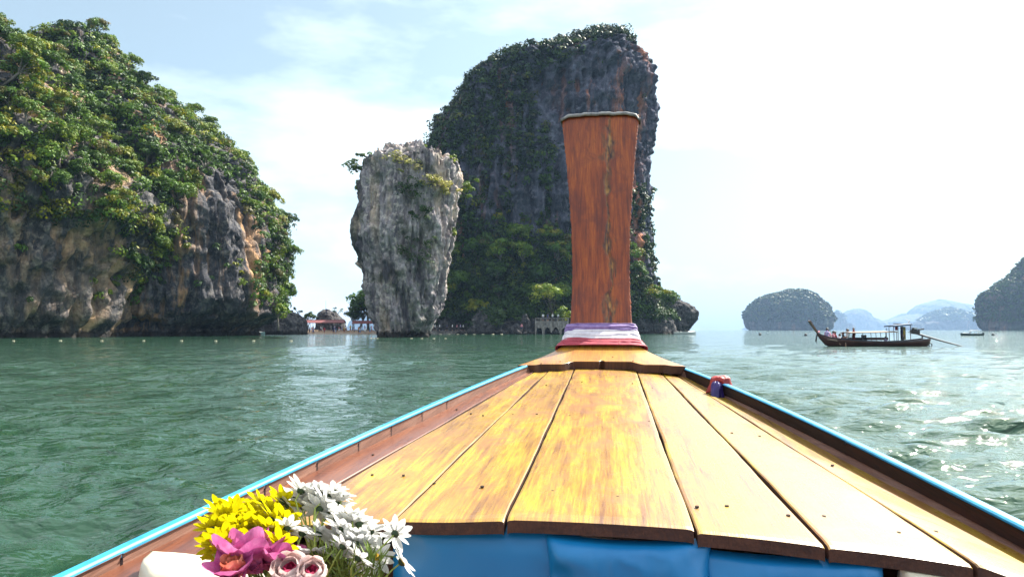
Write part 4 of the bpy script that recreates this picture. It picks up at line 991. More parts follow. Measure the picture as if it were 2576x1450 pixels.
BONES = [('pel', 'che'), ('che', 'nec'), ('nec', 'hed'), ('hed', 'top'), ('che', 'shL'), ('shL', 'elL'), ('elL', 'haL'), ('che', 'shR'), ('shR', 'elR'), ('elR', 'haR'), ('pel', 'hiL'), ('hiL', 'knL'), ('knL', 'anL'), ('anL', 'toL'), ('pel', 'hiR'), ('hiR', 'knR'), ('knR', 'anR'), ('anR', 'toR')]
RADS = dict(pel=.145, che=.155, nec=.058, hed=.095, top=.06, sh=.075, el=.045, ha=.038, hi=.10, kn=.062, an=.045, to=.035)
ZONE = {('pel', 'che'): 1, ('che', 'nec'): 1, ('nec', 'hed'): 0, ('hed', 'top'): 0}
def make_body(pose):
    J = POSES[pose]; names = list(J); me = bpy.data.meshes.new('body')
    me.from_pydata([J[n] for n in names], [(names.index(a), names.index(b)) for a, b in BONES], []); me.update()
    o = bpy.data.objects.new('tmp_body', me); COL.objects.link(o)
    o.modifiers.new('skin', 'SKIN'); o.modifiers.new('sub', 'SUBSURF').levels = 1
    if not me.skin_vertices: 
        bpy.context.view_layer.objects.active = o
    for n, sv in zip(names, me.skin_vertices[0].data):
        r = RADS.get(n) or RADS[n[:2]]; sv.radius = (r, r * (.72 if n in ('pel', 'che') else 1)); sv.use_root = (n == 'pel')
    dg = bpy.context.evaluated_depsgraph_get(); ev = o.evaluated_get(dg); m2 = bpy.data.meshes.new_from_object(ev)
    bpy.data.objects.remove(o)
    m2.name = 'body'
    n = len(m2.polygons); ctr = np.zeros(n * 3); m2.polygons.foreach_get('center', ctr); ctr = ctr.reshape(-1, 3)
    best = np.full(n, 9e9); zone = np.zeros(n, np.int32)
    for a, b in BONES:
        A, B = np.array(J[a]), np.array(J[b]); ab = B - A; tt = np.clip(((ctr - A) @ ab) / (ab @ ab), 0, 1); d = np.linalg.norm(ctr - A - tt[:, None] * ab, axis=1) - .5 * (RADS.get(a) or RADS[a[:2]])
        z = 1 if (a, b) in (('pel', 'che'), ('che', 'nec')) or a == 'che' or a.startswith('sh') else (2 if a == 'pel' or a.startswith('hi') else 0)
        u = d < best; best[u] = d[u]; zone[u] = z
    m2.materials.clear()
    for k in (M_SKIN, M_SKIN, M_SKIN): m2.materials.append(k)
    m2.polygons.foreach_set('material_index', zone); m2.polygons.foreach_set('use_smooth', np.ones(n, bool)); m2.update()
    # hair: a cap over crown and back of the head
    hd = Vector(J['hed']); V, Fs = [], []
    for i in range(10):
        for j in range(6):
            a = 2 * math.pi * i / 10; v = j / 5 * math.pi * .56
            V.append((hd.x + .107 * math.sin(v) * math.cos(a), hd.y + .02 + .118 * math.sin(v) * math.sin(a), hd.z + .03 + .105 * math.cos(v) - (.03 * v if math.sin(a) > 0 else 0)))
    hm = mesh_np('hair', np.array(V), grid_faces(10, 6, True), True)
    hm.materials.append(M_HAIR)
    return m2, hm
BODY = {k: make_body(k) for k in POSES}
def person(pose, loc, yaw, shirt, legs, label, group=None, scale=1.0, hat=None):
    e = empty('person', loc, label, 'person', group); e.rotation_euler = (0, 0, yaw); e.scale = (scale,) * 3
    b = bpy.data.objects.new('body', BODY[pose][0]); COL.objects.link(b); b.parent = e
    for k, m in ((1, shirt), (2, legs)):
        b.material_slots[k].link = 'OBJECT'; b.material_slots[k].material = m
    h = bpy.data.objects.new('hair' if hat is None else 'hat', BODY[pose][1]); COL.objects.link(h); h.parent = e
    if hat is not None: h.material_slots[0].link = 'OBJECT'; h.material_slots[0].material = hat
    return e
SH = {'white': (.72, .72, .72), 'pink': (.62, .25, .30), 'navy': (.03, .04, .12), 'black': (.015, .015, .018), 'red': (.45, .03, .04), 'lilac': (.45, .38, .62), 'grey': (.25, .25, .27), 'teal': (.05, .30, .32), 'yellow': (.55, .40, .05), 'blue': (.08, .18, .45), 'orange': (.60, .20, .04), 'maroon': (.22, .03, .04)}
SHM = {k: cloth_mat(k, v) for k, v in SH.items()}

# ------------------------------------------------------------------ beach between the islands
M_SAND = NT('beach_sand'); _n = M_SAND.noise(M_SAND.coord('World'), 1.5, 6, .65); M_SAND = M_SAND.set(col=M_SAND.ramp(_n, [(.3, (.20, .13, .085)), (.7, (.34, .24, .16))]), rough=.95, normal=M_SAND.bump(_n, .4, .1))
BY = 228.0
xs = np.linspace(at(640, 830, BY).x, at(1010, 830, BY).x, 60); ds = np.linspace(0, 1, 16)
V = np.array([[x, BY + d * 26 + 1.2 * math.sin(x * .35), -0.35 + 1.5 * d ** .8 + .08 * math.sin(x * 1.3 + d * 9)] for x in xs for d in ds])
tag(obj('beach', mesh_np('beach', V, grid_faces(60, 16)[:, ::-1], True), M_SAND), 'narrow brown sand beach between the left island and the pillar', 'beach', kind='structure')
V, F_ = ring_rock([(842, 600, 768), (826, 606, 768), (812, 620, 766), (800, 650, 760), (790, 690, 748), (784, 712, 738)], 196, 9, 110, 50, 2.3, seed=61, amp=(.6, .5, .35), size=(7, 3, 1.4), flute=.25, flute_w=1.5, zflat=.2)
tag(obj('boulder', mesh_np('boulder', V, F_), M_DARKROCK, None, (at(700, 838, 196).x, 196, 0)), 'big dark boulder at the left end of the beach', 'rock')
V, F_ = ring_rock([(836, 796, 872), (820, 797, 868), (806, 798, 862), (795, 801, 852), (786, 806, 842), (781, 812, 830)], 262, 6, 110, 50, 2.4, seed=62, amp=(.6, .5, .35), size=(7, 3, 1.4), flute=.25, flute_w=1.5, zflat=.15)
tag(obj('boulder', mesh_np('boulder', V, F_), M_DARKROCK, None, (at(835, 838, 262).x, 262, 0)), 'dark boulder rising behind the left beach shelter', 'rock')
for px, py, s, k, lb in ((851, 806, .50, 7, 'thin tree growing on the boulder behind the beach shelter'), (752, 806, .5, 7, 'wind-bent sapling on the edge of the left island by the beach'), (908, 845, 1.2, 3, 'dark tree close against the left side of the pillar base'), (925, 845, 1.5, 0, 'larger dark tree half hidden behind the pillar base'), (888, 838, .75, 3, 'low dark bush behind the right beach shelter'), (776, 832, .6, 3, 'small dark bush left of the beach shelter roof'), (700, 822, .75, 1, 'leafy tree over the speedboat at the left cliff'), (650, 818, .5, 2, 'bright bush at the foot of the far lobe')):
    Yt = {851: 262, 752: 215, 700: 150, 655: 124}.get(px, 258); base = at(px, py, Yt)
    place_tree(k, base, s * Yt / 140, Quaternion((0, 0, 1), px * 1.0), lb, None)
def shelter(x0, x1, yr, Y, label):
    a, b = at(x0, yr, Y), at(x1, yr, Y); g0 = 0.5; e = empty('beach_shelter', ((a.x + b.x) / 2, Y, g0), label, 'shelter')
    mb = MB(); L = b.x - a.x; cx = (a.x + b.x) / 2
    n = max(2, int(L / .9))
    V = []
    for i in range(n + 1):
        x = a.x + L * i / n
        V += [(x, Y - 1.9, a.z - .55), (x, Y, a.z + .35), (x, Y + 1.9, a.z - .55), (x, Y + 1.9, a.z - .62), (x, Y, a.z + .26), (x, Y - 1.9, a.z - .62)]
    fs = [(i * 6 + j, i * 6 + (j + 1) % 6, i * 6 + 6 + (j + 1) % 6, i * 6 + 6 + j) for i in range(n) for j in range(6)] + [tuple(range(6)), tuple(n * 6 + j for j in range(6))]
    rf = obj('roof', mesh_np('roof', V, fs), M_ROOF, e)
    m2 = MB(); m2.tube([(a.x, Y, a.z + .36), (b.x, Y, a.z + .36)], .07, 6); obj('ridge', m2.mesh('ridge'), M_ROOF, rf)
    k = max(2, int(L / 2.6))
    for i in range(k + 1):
        for sy in (-1.6, 1.6):
            pm = MB(); pm.tube([(a.x + .2 + (L - .4) * i / k, Y + sy, g0 - .3), (a.x + .2 + (L - .4) * i / k, Y + sy, a.z - .45)], .07, 6); obj('post', pm.mesh('post'), M_DKWOOD, e)
    for i in range(int(L / 2)):
        tm = MB(); cx2 = a.x + 1 + 2 * i; tm.box((cx2, Y, g0 + .72), (1.5, .8, .05)); tm.box((cx2 - .6, Y, g0 + .33), (.06, .6, .78)); tm.box((cx2 + .6, Y, g0 + .33), (.06, .6, .78)); obj('stall_table', tm.mesh('stall_table'), M_DKWOOD, e)
M_ROOF = plain('red_sheet_roof', (.20, .06, .06), .7, .2, 2); M_DKWOOD = plain('dark_timber', (.05, .035, .03), .8)
shelter(762, 868, 807, 248, 'long beach shelter with a dull red roof, left of the two')
shelter(888, 950, 809, 252, 'beach shelter with a dull red roof, right one beside the pillar')
fp = at(819, 800, 258); e = empty('flagpole', fp, 'thin flagpole with a furled flag above the beach shelters', 'flagpole')
mb = MB(); mb.tube([fp, fp + Vector((0, 0, 6.3))], [.07, .035], 6); obj('pole', mb.mesh('pole'), M_DKWOOD, e)
V = [(fp.x + .05 + .13 * k * (1 + .4 * math.sin(j * 2.1)), fp.y + .10 * math.sin(k * 3 + j), fp.z + 1.8 + .30 * j) for j in range(6) for k in range(4)]
o = obj('flag', mesh_np('flag', np.array(V), grid_faces(6, 4), True), SHM['navy'], e); m = o.modifiers.new('t', 'SOLIDIFY'); m.thickness = .03
rnd = random.Random(21); cn = list(SH)
pos = [(rnd.uniform(740, 945)) for _ in range(40)]
seen = {}
for i, px in enumerate(sorted(pos)):
    Y = rnd.choice([231, 232.5, 234, 238, 242]); g0 = -.35 + 1.5 * max(0, (Y - BY) / 26) ** .8
    c = rnd.choice(cn); l = rnd.choice(['black', 'navy', 'grey', 'white', 'maroon', 'blue'])
    pz = rnd.choice(['stand', 'walk', 'walk', 'raise']); q = at(px, 830, Y)
    lb = 'person in a %s top and %s shorts %s on the beach' % (c, l, {'stand': 'standing', 'walk': 'walking', 'raise': 'holding up a camera'}[pz])
    person(pz, (q.x, Y, g0), rnd.uniform(0, 6.28), SHM[c], SHM[l], lb, 'people on the beach', rnd.uniform(1.12, 1.3))

# ------------------------------------------------------------------ walkway at the massif foot
WY = 199.0
def ws(px, py, Y=WY): return at(px, py, Y)
mb = MB(); a, b = ws(1085, 834), ws(1300, 834); mb.box(((a.x + b.x) / 2, WY + .5, .25), (b.x - a.x, 2.2, 1.1)); mb.box(((a.x + b.x) / 2, WY - .7, .86), (b.x - a.x, .35, .12))
M_CONC = rock_material('old_concrete', (.30, .27, .25), (.14, .125, .12), (.42, .38, .35), scale=1.2)
tag(obj('sea_wall', mesh_np('sea_wall', mb.v, mb.f), M_CONC, None, ((a.x + b.x) / 2, WY, 0)), 'low concrete sea wall along the shore right of the pillar', 'wall')
# rough stone bridge with arched openings
br = empty('stone_bridge', ws(1380, 836), 'rough stone footbridge with arched openings on the shore beside the prow', 'bridge')
x0, x1 = ws(1345, 820).x, ws(1428, 820).x; mb = MB(); L = x1 - x0
nA_, prof = 40, []
V, Fs = [], []
rg = np.random.default_rng(4)
zt = ws(1380, 807).z
for i in range(nA_ + 1):
    x = x0 + L * i / nA_; u = (i / nA_ * 4) % 1; arch = math.sqrt(max(0, 1 - ((u - .5) / .38) ** 2)) if abs(u - .5) < .38 else 0
    zb = -.3 + (arch * 1.6 + .5 if arch > 0 else 0) + .1 * rg.normal()
    for yy in (WY - 4.0, WY - 2.4):
        V += [(x, yy + .05 * rg.normal(), zb), (x, yy + .05 * rg.normal(), zt)]
for i in range(nA_):
    q = i * 4; Fs += [(q, q + 4, q + 5, q + 1), (q + 2, q + 3, q + 7, q + 6), (q + 1, q + 5, q + 7, q + 3), (q, q + 2, q + 6, q + 4)]
obj('arch_wall', mesh_np('arch_wall', V, Fs), M_CONC, br)
for yy in (WY - 3.9, WY - 2.5):
    m2 = MB(); m2.tube([(x0, yy, zt + .75), (x1, yy, zt + .75)], .07, 6); m2.tube([(x0, yy, zt + .42), (x1, yy, zt + .42)], .05, 6); obj('handrail', m2.mesh('handrail'), M_CONC, br)
    for k in range(7):
        m2 = MB(); xx = x0 + .1 + (L - .2) * k / 6; m2.tube([(xx, yy, zt - .1), (xx, yy, zt + .8)], .07, 6); obj('post', m2.mesh('post'), M_CONC, br)
for k, (px, py, w_, h_, Y, sd) in enumerate(((1212, 840, 64, 54, 198, 71), (1300, 840, 34, 28, 197, 72), (1322, 840, 36, 46, 198, 73), (1340, 840, 22, 36, 198.5, 74), (1300, 841, 26, 12, 195, 75), (1330, 841, 30, 10, 195, 76), (1395, 841, 30, 14, 196, 77), (1420, 841, 26, 12, 196, 78), (1260, 841, 30, 14, 196, 79), (1160, 841, 26, 9, 196, 80))):
    V, F_ = ring_rock([(py, px - w_ / 2, px + w_ / 2), (py - h_ * .3, px - w_ * .5, px + w_ * .48), (py - h_ * .65, px - w_ * .40, px + w_ * .36), (py - h_ * .9, px - w_ * .22, px + w_ * .2), (py - h_, px - w_ * .1, px + w_ * .1)], Y, w_ * Y / F * .45, 60, 26, 2.3, seed=sd, amp=(.35 * h_ / 30, .3 * h_ / 30, .2), size=(4, 2, 1), flute=.15, flute_w=1.2, inner=5)
    tag(obj('shore_rock', mesh_np('shore_rock', V, F_), M_DARKROCK, None, (at(px, py, Y).x, Y, 0)), ['tall boulder half covered by a bush right of the pillar', 'small boulder left of the stone bridge', 'pointed boulder next to the stone bridge', 'rounded boulder touching the stone bridge', 'flat pale rock at the water left of the bridge', 'flat low rock at the water in front of the pointed boulder', 'low rock under the stone bridge arches', 'low rock beside the prow under the bridge', 'low rock between the tall boulder and the small one', 'lowest rock in front of the sea wall'][k], 'rock')
shrub(1245, 800, 60, 46, 196.5, dk, 'dark bush draped over the tall shore boulder', 16, 31, leaf=.3, nl=60)
shrub(1410, 788, 40, 30, 197, lit, 'sunlit bush beside the prow above the stone bridge', 12, 32, leaf=.32, nl=50, anchor=at(1415, 815, 200))
shrub(1380, 735, 80, 50, 199, lit, 'sunlit treetop left of the prow over the dark wood', 16, 33, leaf=.32, nl=50, anchor=at(1390, 790, 206))
for k, (px, sc_) in enumerate(((1094, 'white'), (1106, 'white'), (1124, 'navy'), (1138, 'white'), (1149, 'pink'), (1158, 'lilac'), (1165, 'white'))):
    q = at(px, 830, WY + .5)
    person(['walk', 'stand'][k % 2], (q.x, WY + .4, .80), [1.6, 4.7][k % 2], SHM[sc_], SHM['black'], 'person in a %s top on the sea wall, %s from the pillar' % (sc_, ['first', 'second', 'third', 'fourth', 'fifth', 'sixth', 'seventh'][k]), 'people on the sea wall', 1.15)
for k, (px, sc_) in enumerate(((1312, 'pink'), (1366, 'white'), (1378, 'navy'), (1390, 'white'), (1404, 'white'))):
    q = at(px, 810, WY - 3.2); person('stand', (q.x, WY - 3.2, zt + .02 if px > 1330 else .9), 3 * k, SHM[sc_], SHM['navy'], 'person in a %s top %s' % (sc_, 'by the pointed boulder' if px < 1330 else 'on the stone bridge, %s from the left' % ['', 'first', 'second', 'third', 'fourth'][k]), 'people on the stone bridge', 1.15)

# ------------------------------------------------------------------ floats on the swimming line
M_FLOAT = plain('pale_float', (.42, .38, .26), .5)
fm = MB(); fm.tube([(-.20, 0, .02), (-.17, 0, .02), (.17, 0, .02), (.20, 0, .02)], [.05, .09, .09, .05], 10); fmesh = fm.mesh('float', True); fmesh.materials.append(M_FLOAT)
def floats(pix, Y, scale, lab, grp):
    ords = ['first', 'second', 'third', 'fourth', 'fifth', 'sixth', 'seventh', 'eighth']
    for i, px in enumerate(pix):
        o = bpy.data.objects.new('float', fmesh); COL.objects.link(o); o.location = (at(px, 850, Y).x, Y + random.uniform(-.6, .6), 0); o.scale = (scale,) * 3; o.rotation_euler = (0, 0, random.uniform(-.4, .4)); tag(o, lab + ', %s from the left' % ords[i], 'float', grp)
floats([41, 150, 255, 355, 452, 547, 640, 735], 80, .75, 'small pale float in the swimming line below the left cliff', 'floats below the left cliff')
floats([1108, 1130, 1152, 1172, 1193, 1215, 1240, 1262], 190, 1.6, 'small pale float in the swimming line right of the pillar', 'floats right of the pillar')
floats([933, 940, 947, 1035, 1062, 1092, 1120], 100, .8, 'pale float drifting by the pillar', 'floats by the pillar')
floats([930 - 220, 722, 734, 748], 200, 1.4, 'pale float off the beach beside the moored speedboat', 'floats off the beach')
M_BUOY = plain('dark_buoy', (.05, .05, .06), .6)
bm_ = MB(); bm_.tube([(0, 0, -.15), (0, 0, -.05), (0, 0, .15), (0, 0, .3), (0, 0, .36)], [.12, .24, .24, .14, .03], 10); bme = bm_.mesh('buoy', True); bme.materials.append(M_BUOY)
for (px, Y, lb) in ((2027, 150, 'dark mooring buoy left of the longtail boat prow'), (2498, 160, 'dark mooring buoy right of the far speedboat'), (1912, 170, 'small dark buoy below the dark round island')):
    o = bpy.data.objects.new('buoy', bme); COL.objects.link(o); o.location = (at(px, 840, Y).x, Y, 0); o.scale = (1.4,) * 3; tag(o, lb, 'buoy', None)

# ------------------------------------------------------------------ speedboats
M_GEL = plain('white_gelcoat', (.55, .57, .56), .3, .05, 3, coat=.4); M_GELB = plain('pale_blue_gelcoat', (.30, .45, .47), .3, .08, 3, coat=.4); M_GELD = plain('dark_gelcoat', (.03, .06, .055), .35, .1, 3, coat=.3); M_CANVAS = plain('canvas_top', (.60, .58, .55), .8); M_GLASSD = plain('dark_glass', (.02, .025, .03), .1); M_ENG = plain('engine_cowl', (.02, .02, .022), .4)
def speedboat(px, Y, L, yaw, mat, top, label):
    c = at(px, 840, Y); e = empty('speedboat', (c.x, Y, 0), label, 'boat'); e.rotation_euler = (0, 0, yaw)
    def put(nm, mb_, m_, par=None, sm=False):
        me = mb_.mesh(nm, sm); o = bpy.data.objects.new(nm, me); COL.objects.link(o); o.parent = par or e; me.materials.append(m_); return o
    n, V = 14, []
    for i in range(n):
        u = i / (n - 1); x = (u - .5) * L; w = L * .15 * (1 - max(0, (u - .45) / .55) ** 2.2) + .02; sh = L * .095 + L * .045 * max(0, u - .4) ** 1.5 * 2
        V += [(x, -w, sh), (x + .02 * L * u, -w * .96, sh - .12 * L * .3), (x - .0 * L, -w * .72, .0), (x - .04 * L * u, 0, -.035 * L * (1 - u * .9)), (x, w * .72, 0), (x + .02 * L * u, w * .96, sh - .12 * L * .3), (x, w, sh), (x, w * .8, sh + .01), (x, w * .76, sh - .35 * sh), (x, -w * .76, sh - .35 * sh), (x, -w * .8, sh + .01)]
    k = 11; fs = [(i * k + j, i * k + (j + 1) % k, i * k + k + (j + 1) % k, i * k + k + j) for i in range(n - 1) for j in range(k)] + [tuple(range(k)), tuple((n - 1) * k + j for j in range(k))[::-1]]
    h = MB(); h.add(V, fs); put('hull', h, mat)
    d = MB(); d.add([(x_, y_, z_) for x_, y_, z_ in [(L * .12, -L * .13, L * .1), (L * .44, -.05 * L, L * .125), (L * .44, .05 * L, L * .125), (L * .12, L * .13, L * .1), (L * .14, -L * .09, L * .14), (L * .36, -.03 * L, L * .15), (L * .36, .03 * L, L * .15), (L * .14, L * .09, L * .14)]], [(0, 1, 5, 4), (1, 2, 6, 5), (2, 3, 7, 6), (3, 0, 4, 7), (4, 5, 6, 7)]); put('foredeck', d, M_GEL)
    w_ = MB(); w_.add([(L * .10, -L * .11, L * .11), (L * .10, L * .11, L * .11), (L * .02, L * .10, L * .2), (L * .02, -L * .10, L * .2), (L * .11, -L * .11, L * .11), (L * .11, L * .11, L * .11), (L * .03, L * .10, L * .2), (L * .03, -L * .10, L * .2)], [(0, 1, 2, 3), (4, 7, 6, 5), (0, 4, 5, 1), (3, 2, 6, 7), (0, 3, 7, 4), (1, 5, 6, 2)]); put('windscreen', w_, M_GLASSD)
    if top:
        t_ = MB(); cv = [(L * (-.38 + .5 * i / 9), sy * L * .12, L * (.255 + .02 * math.sin(math.pi * i / 9)) - (0 if abs(sy) < 1 else .01 * L)) for i in range(10) for sy in (-1, -.5, 0, .5, 1)]
        me = mesh_np('canopy', np.array(cv), grid_faces(10, 5), True); o = bpy.data.objects.new('canopy', me); COL.objects.link(o); o.parent = e; me.materials.append(M_CANVAS); m_ = o.modifiers.new('t', 'SOLIDIFY'); m_.thickness = .05
        for px_ in (-.34, .08):
            for sy in (-1, 1):
                p_ = MB(); p_.tube([(L * px_, sy * L * .12, L * .08), (L * px_, sy * L * .11, L * .255)], .025, 6); put('canopy_post', p_, M_GEL)
    for sy in (-.05, .05):
        g_ = MB(); g_.box((-L * .53, sy * L, L * .10), (L * .06, L * .05, L * .09)); g_.box((-L * .535, sy * L, L * .02), (L * .025, L * .02, L * .12)); put('outboard_motor', g_, M_ENG)
    for sx in (-.25, -.12):
        s_ = MB(); s_.box((L * sx, 0, L * .075), (L * .07, L * .2, L * .03)); s_.box((L * (sx - .035), 0, L * .105), (L * .012, L * .2, L * .06)); put('seat', s_, M_GEL)
speedboat(634, 168, 5.6, .06, M_GELB, True, 'pale speedboat with a white canopy hoop moored under the left cliff')
speedboat(1722, 196, 6.2, .15, M_GEL, False, 'grey-white speedboat moored at the rock outcrop right of the massif')
speedboat(2444, 155, 4.1, math.pi - .2, M_GELD, True, 'dark speedboat with a low top far out on the right')
# ------------------------------------------------------------------ the other longtail boat
LB_Y = 55.0; ZS = .00539
lb0 = Vector((at(1999 + .1823 * 1100, 870, LB_Y).x, LB_Y, 0))
lbt = empty('longtail_boat', lb0, 'dark longtail boat full of passengers crossing on the right', 'boat')
def L3(zx, zy, y=0.0): return Vector((lb0.x + (zx - 1100) * ZS, LB_Y + y, (437 - zy) * ZS))
def lput(nm, mb_, mat, par=None, sm=False): return obj(nm, mb_.mesh(nm, sm) if isinstance(mb_, MB) else mb_, mat, par or lbt)
M_HULLW = plain('dark_hull_wood', (.070, .024, .020), .55, .3, 2, coat=.2); M_HULLN = plain('navy_sheer_paint', (.016, .016, .030), .5, .2); M_PALE = plain('weathered_canopy', (.33, .24, .18), .8, .2, 2); M_TYRE = plain('tyre_rubber', (.02, .02, .02), .7); M_STEEL = plain('painted_steel', (.10, .10, .11), .4, .2, metal=.3); M_TARP = plain('blue_tarp', (.06, .10, .17), .7, .2)
zx = np.linspace(322, 1822, 44)
sheer = np.interp(zx, [322, 380, 460, 600, 900, 1300, 1500, 1650, 1760, 1822], [262, 292, 318, 340, 366, 378, 372, 358, 344, 338])
keel = np.interp(zx, [322, 360, 430, 520, 700, 1100, 1700, 1790, 1822], [285, 340, 420, 452, 462, 468, 468, 452, 430])
half = np.interp(zx, [322, 420, 560, 800, 1100, 1500, 1750, 1822], [.05, .30, .58, .78, .84, .78, .62, .52])
V = []
for x, s_, k_, h_ in zip(zx, sheer, keel, half):
    for lf in np.linspace(-1, 1, 13):
        q = abs(lf); V.append(L3(x, k_ + (s_ - k_) * q ** 1.5, math.copysign(h_ * q ** .6, lf)))
me = mesh_np('hull', np.array([tuple(v) for v in V]), grid_faces(44, 13), True)
ho = lput('hull', me, M_HULLW); m = ho.modifiers.new('t', 'SOLIDIFY'); m.thickness = .04
mb = MB()
for i in (0, 43):
    pass
tr = MB(); tv = [V[43 * 13 + k] for k in range(13)]; tr.add(tv, [tuple(range(13))]); lput('transom', tr, M_HULLW)
for sg in (-1, 1):
    mb = MB(); mb.tube([L3(x, s_ - 2, sg * (h_ + .01)) for x, s_, h_ in zip(zx, sheer, half)], .045, 6); lput('gunwale', mb, M_HULLN)
fl = MB(); fv = []
for x, s_, h_ in zip(zx[4:-2], sheer[4:-2], half[4:-2]): fv += [L3(x, s_ + 26, -h_ * .82), L3(x, s_ + 26, h_ * .82)]
fl.add(fv, [(2 * i, 2 * i + 1, 2 * i + 3, 2 * i + 2) for i in range(len(fv) // 2 - 1)]); lput('floor_board', fl, M_HULLW)
# prow board sweeping up
mb = MB(); pv = []
for x, y, w in ((352, 306, .10), (318, 262, .12), (290, 225, .13), (255, 175, .14), (225, 128, .16), (203, 92, .18)):
    for dx, dy in ((0, 0), (16, -9)): pv += [L3(x + dx, y + dy, -w), L3(x + dx, y + dy, w)]
k = 4; fs = []
for i in range(5):
    q = i * k
    for a_, b_ in ((0, 1), (1, 3), (3, 2), (2, 0)): fs.append((q + a_, q + b_, q + k + b_, q + k + a_))
fs += [(0, 1, 3, 2), (20, 21, 23, 22)]
mb.add(pv, fs); lput('prow_post', mb, plain('prow_brown', (.16, .075, .055), .5, .2, coat=.3))
mb = MB(); mb.tube([L3(322, 250, -.15), L3(340, 236, -.05), L3(345, 252, .12)], [.05, .07, .05], 7); lput('cloth_wrap', mb, SHM['pink'])
mb = MB(); mb.tube([L3(316, 270), L3(306, 320), L3(297, 375)], [.05, .05, .06], 7); mb.tube([L3(297, 375), L3(312, 405)], .02, 5); lput('fender', mb, M_TYRE)
# side bench / splash board
mb = MB(); a_, b_ = L3(660, 335), L3(1345, 330); mb.box(((a_.x + b_.x) / 2, LB_Y + .55, (a_.z + b_.z) / 2 - .03), (b_.x - a_.x, .05, .20)); lput('splash_board', mb, M_HULLW)
# canopy
cv = [L3(690 + 670 * i / 15, 252 - 13 * i / 15 - 9 * (1 - (j - 3) ** 2 / 9), (j - 3) / 3 * .80) for i in range(16) for j in range(7)]
o = lput('canopy', mesh_np('canopy', np.array([tuple(v) for v in cv]), grid_faces(16, 7), True), M_PALE); m = o.modifiers.new('t', 'SOLIDIFY'); m.thickness = .05
for x_, y0, y1 in ((720, 256, 345), (880, 252, 355), (1120, 247, 365), (1190, 245, 368), (1340, 240, 368)):
    for sg in (-1, 1):
        mb = MB(); mb.tube([L3(x_ + (10 if x_ in (1120, 1190) else 0), y1, sg * .72), L3(x_, y0, sg * .74)], .022, 6); lput('canopy_post', mb, M_STEEL)
# wheelhouse roof with posts
mb = MB(); a_ = L3(1305, 158); b_ = L3(1560, 132)
rv = [L3(1305 + 250 * i / 7, 160 - 28 * i / 7 - 8 * math.sin(math.pi * j / 4), (j - 2) * .36) for i in range(8) for j in range(5)]
o = lput('wheelhouse_roof', mesh_np('wheelhouse_roof', np.array([tuple(v) for v in rv]), grid_faces(8, 5), True), M_TARP); m = o.modifiers.new('t', 'SOLIDIFY'); m.thickness = .09
mb = MB(); mb.box(L3(1500, 136), (1.35, .22, .05), Matrix.Rotation(.06, 3, 'Y')); lput('roof_board', mb, M_PALE)
mb = MB(); mb.tube([L3(1575, 118), L3(1590, 95), L3(1600, 82)], [.05, .06, .02], 6); lput('roof_flag', mb, SHM['white'])
for x_ in (1370, 1435, 1540):
    for sg in (-1, 1):
        mb = MB(); mb.tube([L3(x_, 372, sg * .62), L3(x_, 150, sg * .66)], .028, 6); lput('roof_post', mb, M_STEEL)
mb = MB(); mb.tube([L3(1245, 238, -.7), L3(1245, 175, -.68), L3(1310, 166, -.68)], .022, 6); mb.tube([L3(1215, 225, -.6), L3(1215, 190, -.6)], .03, 6); lput('grab_rail', mb, M_STEEL)
mb = MB(); mb.box(L3(1380, 195, -.3), (.14, .1, .28)); lput('hanging_bag', mb, SHM['maroon'])
mb = MB(); mb.box(L3(1515, 260, .15), (.24, .3, .95)); lput('locker', mb, plain('olive_locker', (.20, .16, .04), .6))
# engine on its pivot with the long propeller shaft
eng = MB(); eng.box(L3(1668, 245), (.52, .34, .30), Matrix.Rotation(.15, 3, 'Y')); eng.box(L3(1660, 206), (.30, .26, .16), Matrix.Rotation(.15, 3, 'Y')); eng.tube([L3(1700, 212, -.1), L3(1780, 202, -.12)], [.06, .045], 7); eng.tube([L3(1640, 232, .18), L3(1640, 232, .28)], .12, 10)
eo = lput('engine', eng, M_ENG); mb = MB(); mb.box(L3(1665, 193), (.24, .28, .10)); lput('air_filter', mb, M_GEL, eo)
mb = MB(); mb.tube([L3(1760, 345), L3(1765, 300)], .06, 7); lput('engine_mount', mb, M_STEEL)
mb = MB(); mb.tube([L3(1700, 268), L3(1800, 300), L3(2080, 380), L3(2340, 448)], [.075, .075, .06, .04], 8); lput('propeller_shaft', mb, M_STEEL)
mb = MB(); mb.tube([L3(1560, 243, -.1), L3(1625, 262, -.05), L3(1660, 262)], [.025, .025, .03], 6); lput('tiller', mb, M_STEEL)
mb = MB()
for k in range(2):
    ang = k * math.pi; c_ = L3(2342, 450); mb.add([c_, c_ + Vector((.05, .05, .14)) * (1 if k == 0 else -1), c_ + Vector((-.04, -.06, .12)) * (1 if k == 0 else -1)], [(0, 1, 2)])
lput('propeller', mb, M_STEEL)
def torus(c, r1, r2, n=18, k=7):
    mb = MB(); v = []
    for i in range(n):
        a = 2 * math.pi * i / n
        for j in range(k):
            b = 2 * math.pi * j / k; v.append(c + Vector(((r1 + r2 * math.cos(b)) * math.cos(a), r2 * math.sin(b), (r1 + r2 * math.cos(b)) * math.sin(a))))
    mb.add(v, [tuple(q) for q in grid_faces(n, k, True)] + [(i * k + k - 1, ((i + 1) % n) * k + k - 1, ((i + 1) % n) * k, i * k) for i in range(n)]); return mb
for zx_, zy_, r_ in ((1862, 420, .115), (1828, 412, .07)):
    tyre = obj('tyre', torus(L3(zx_, zy_, -.1), r_, .035).mesh('tyre', True), M_TYRE, None, L3(zx_, zy_)); tag(tyre, 'black tyre fender %s at the longtail boat stern' % ('hanging' if r_ > .1 else 'half hidden'), 'tyre')
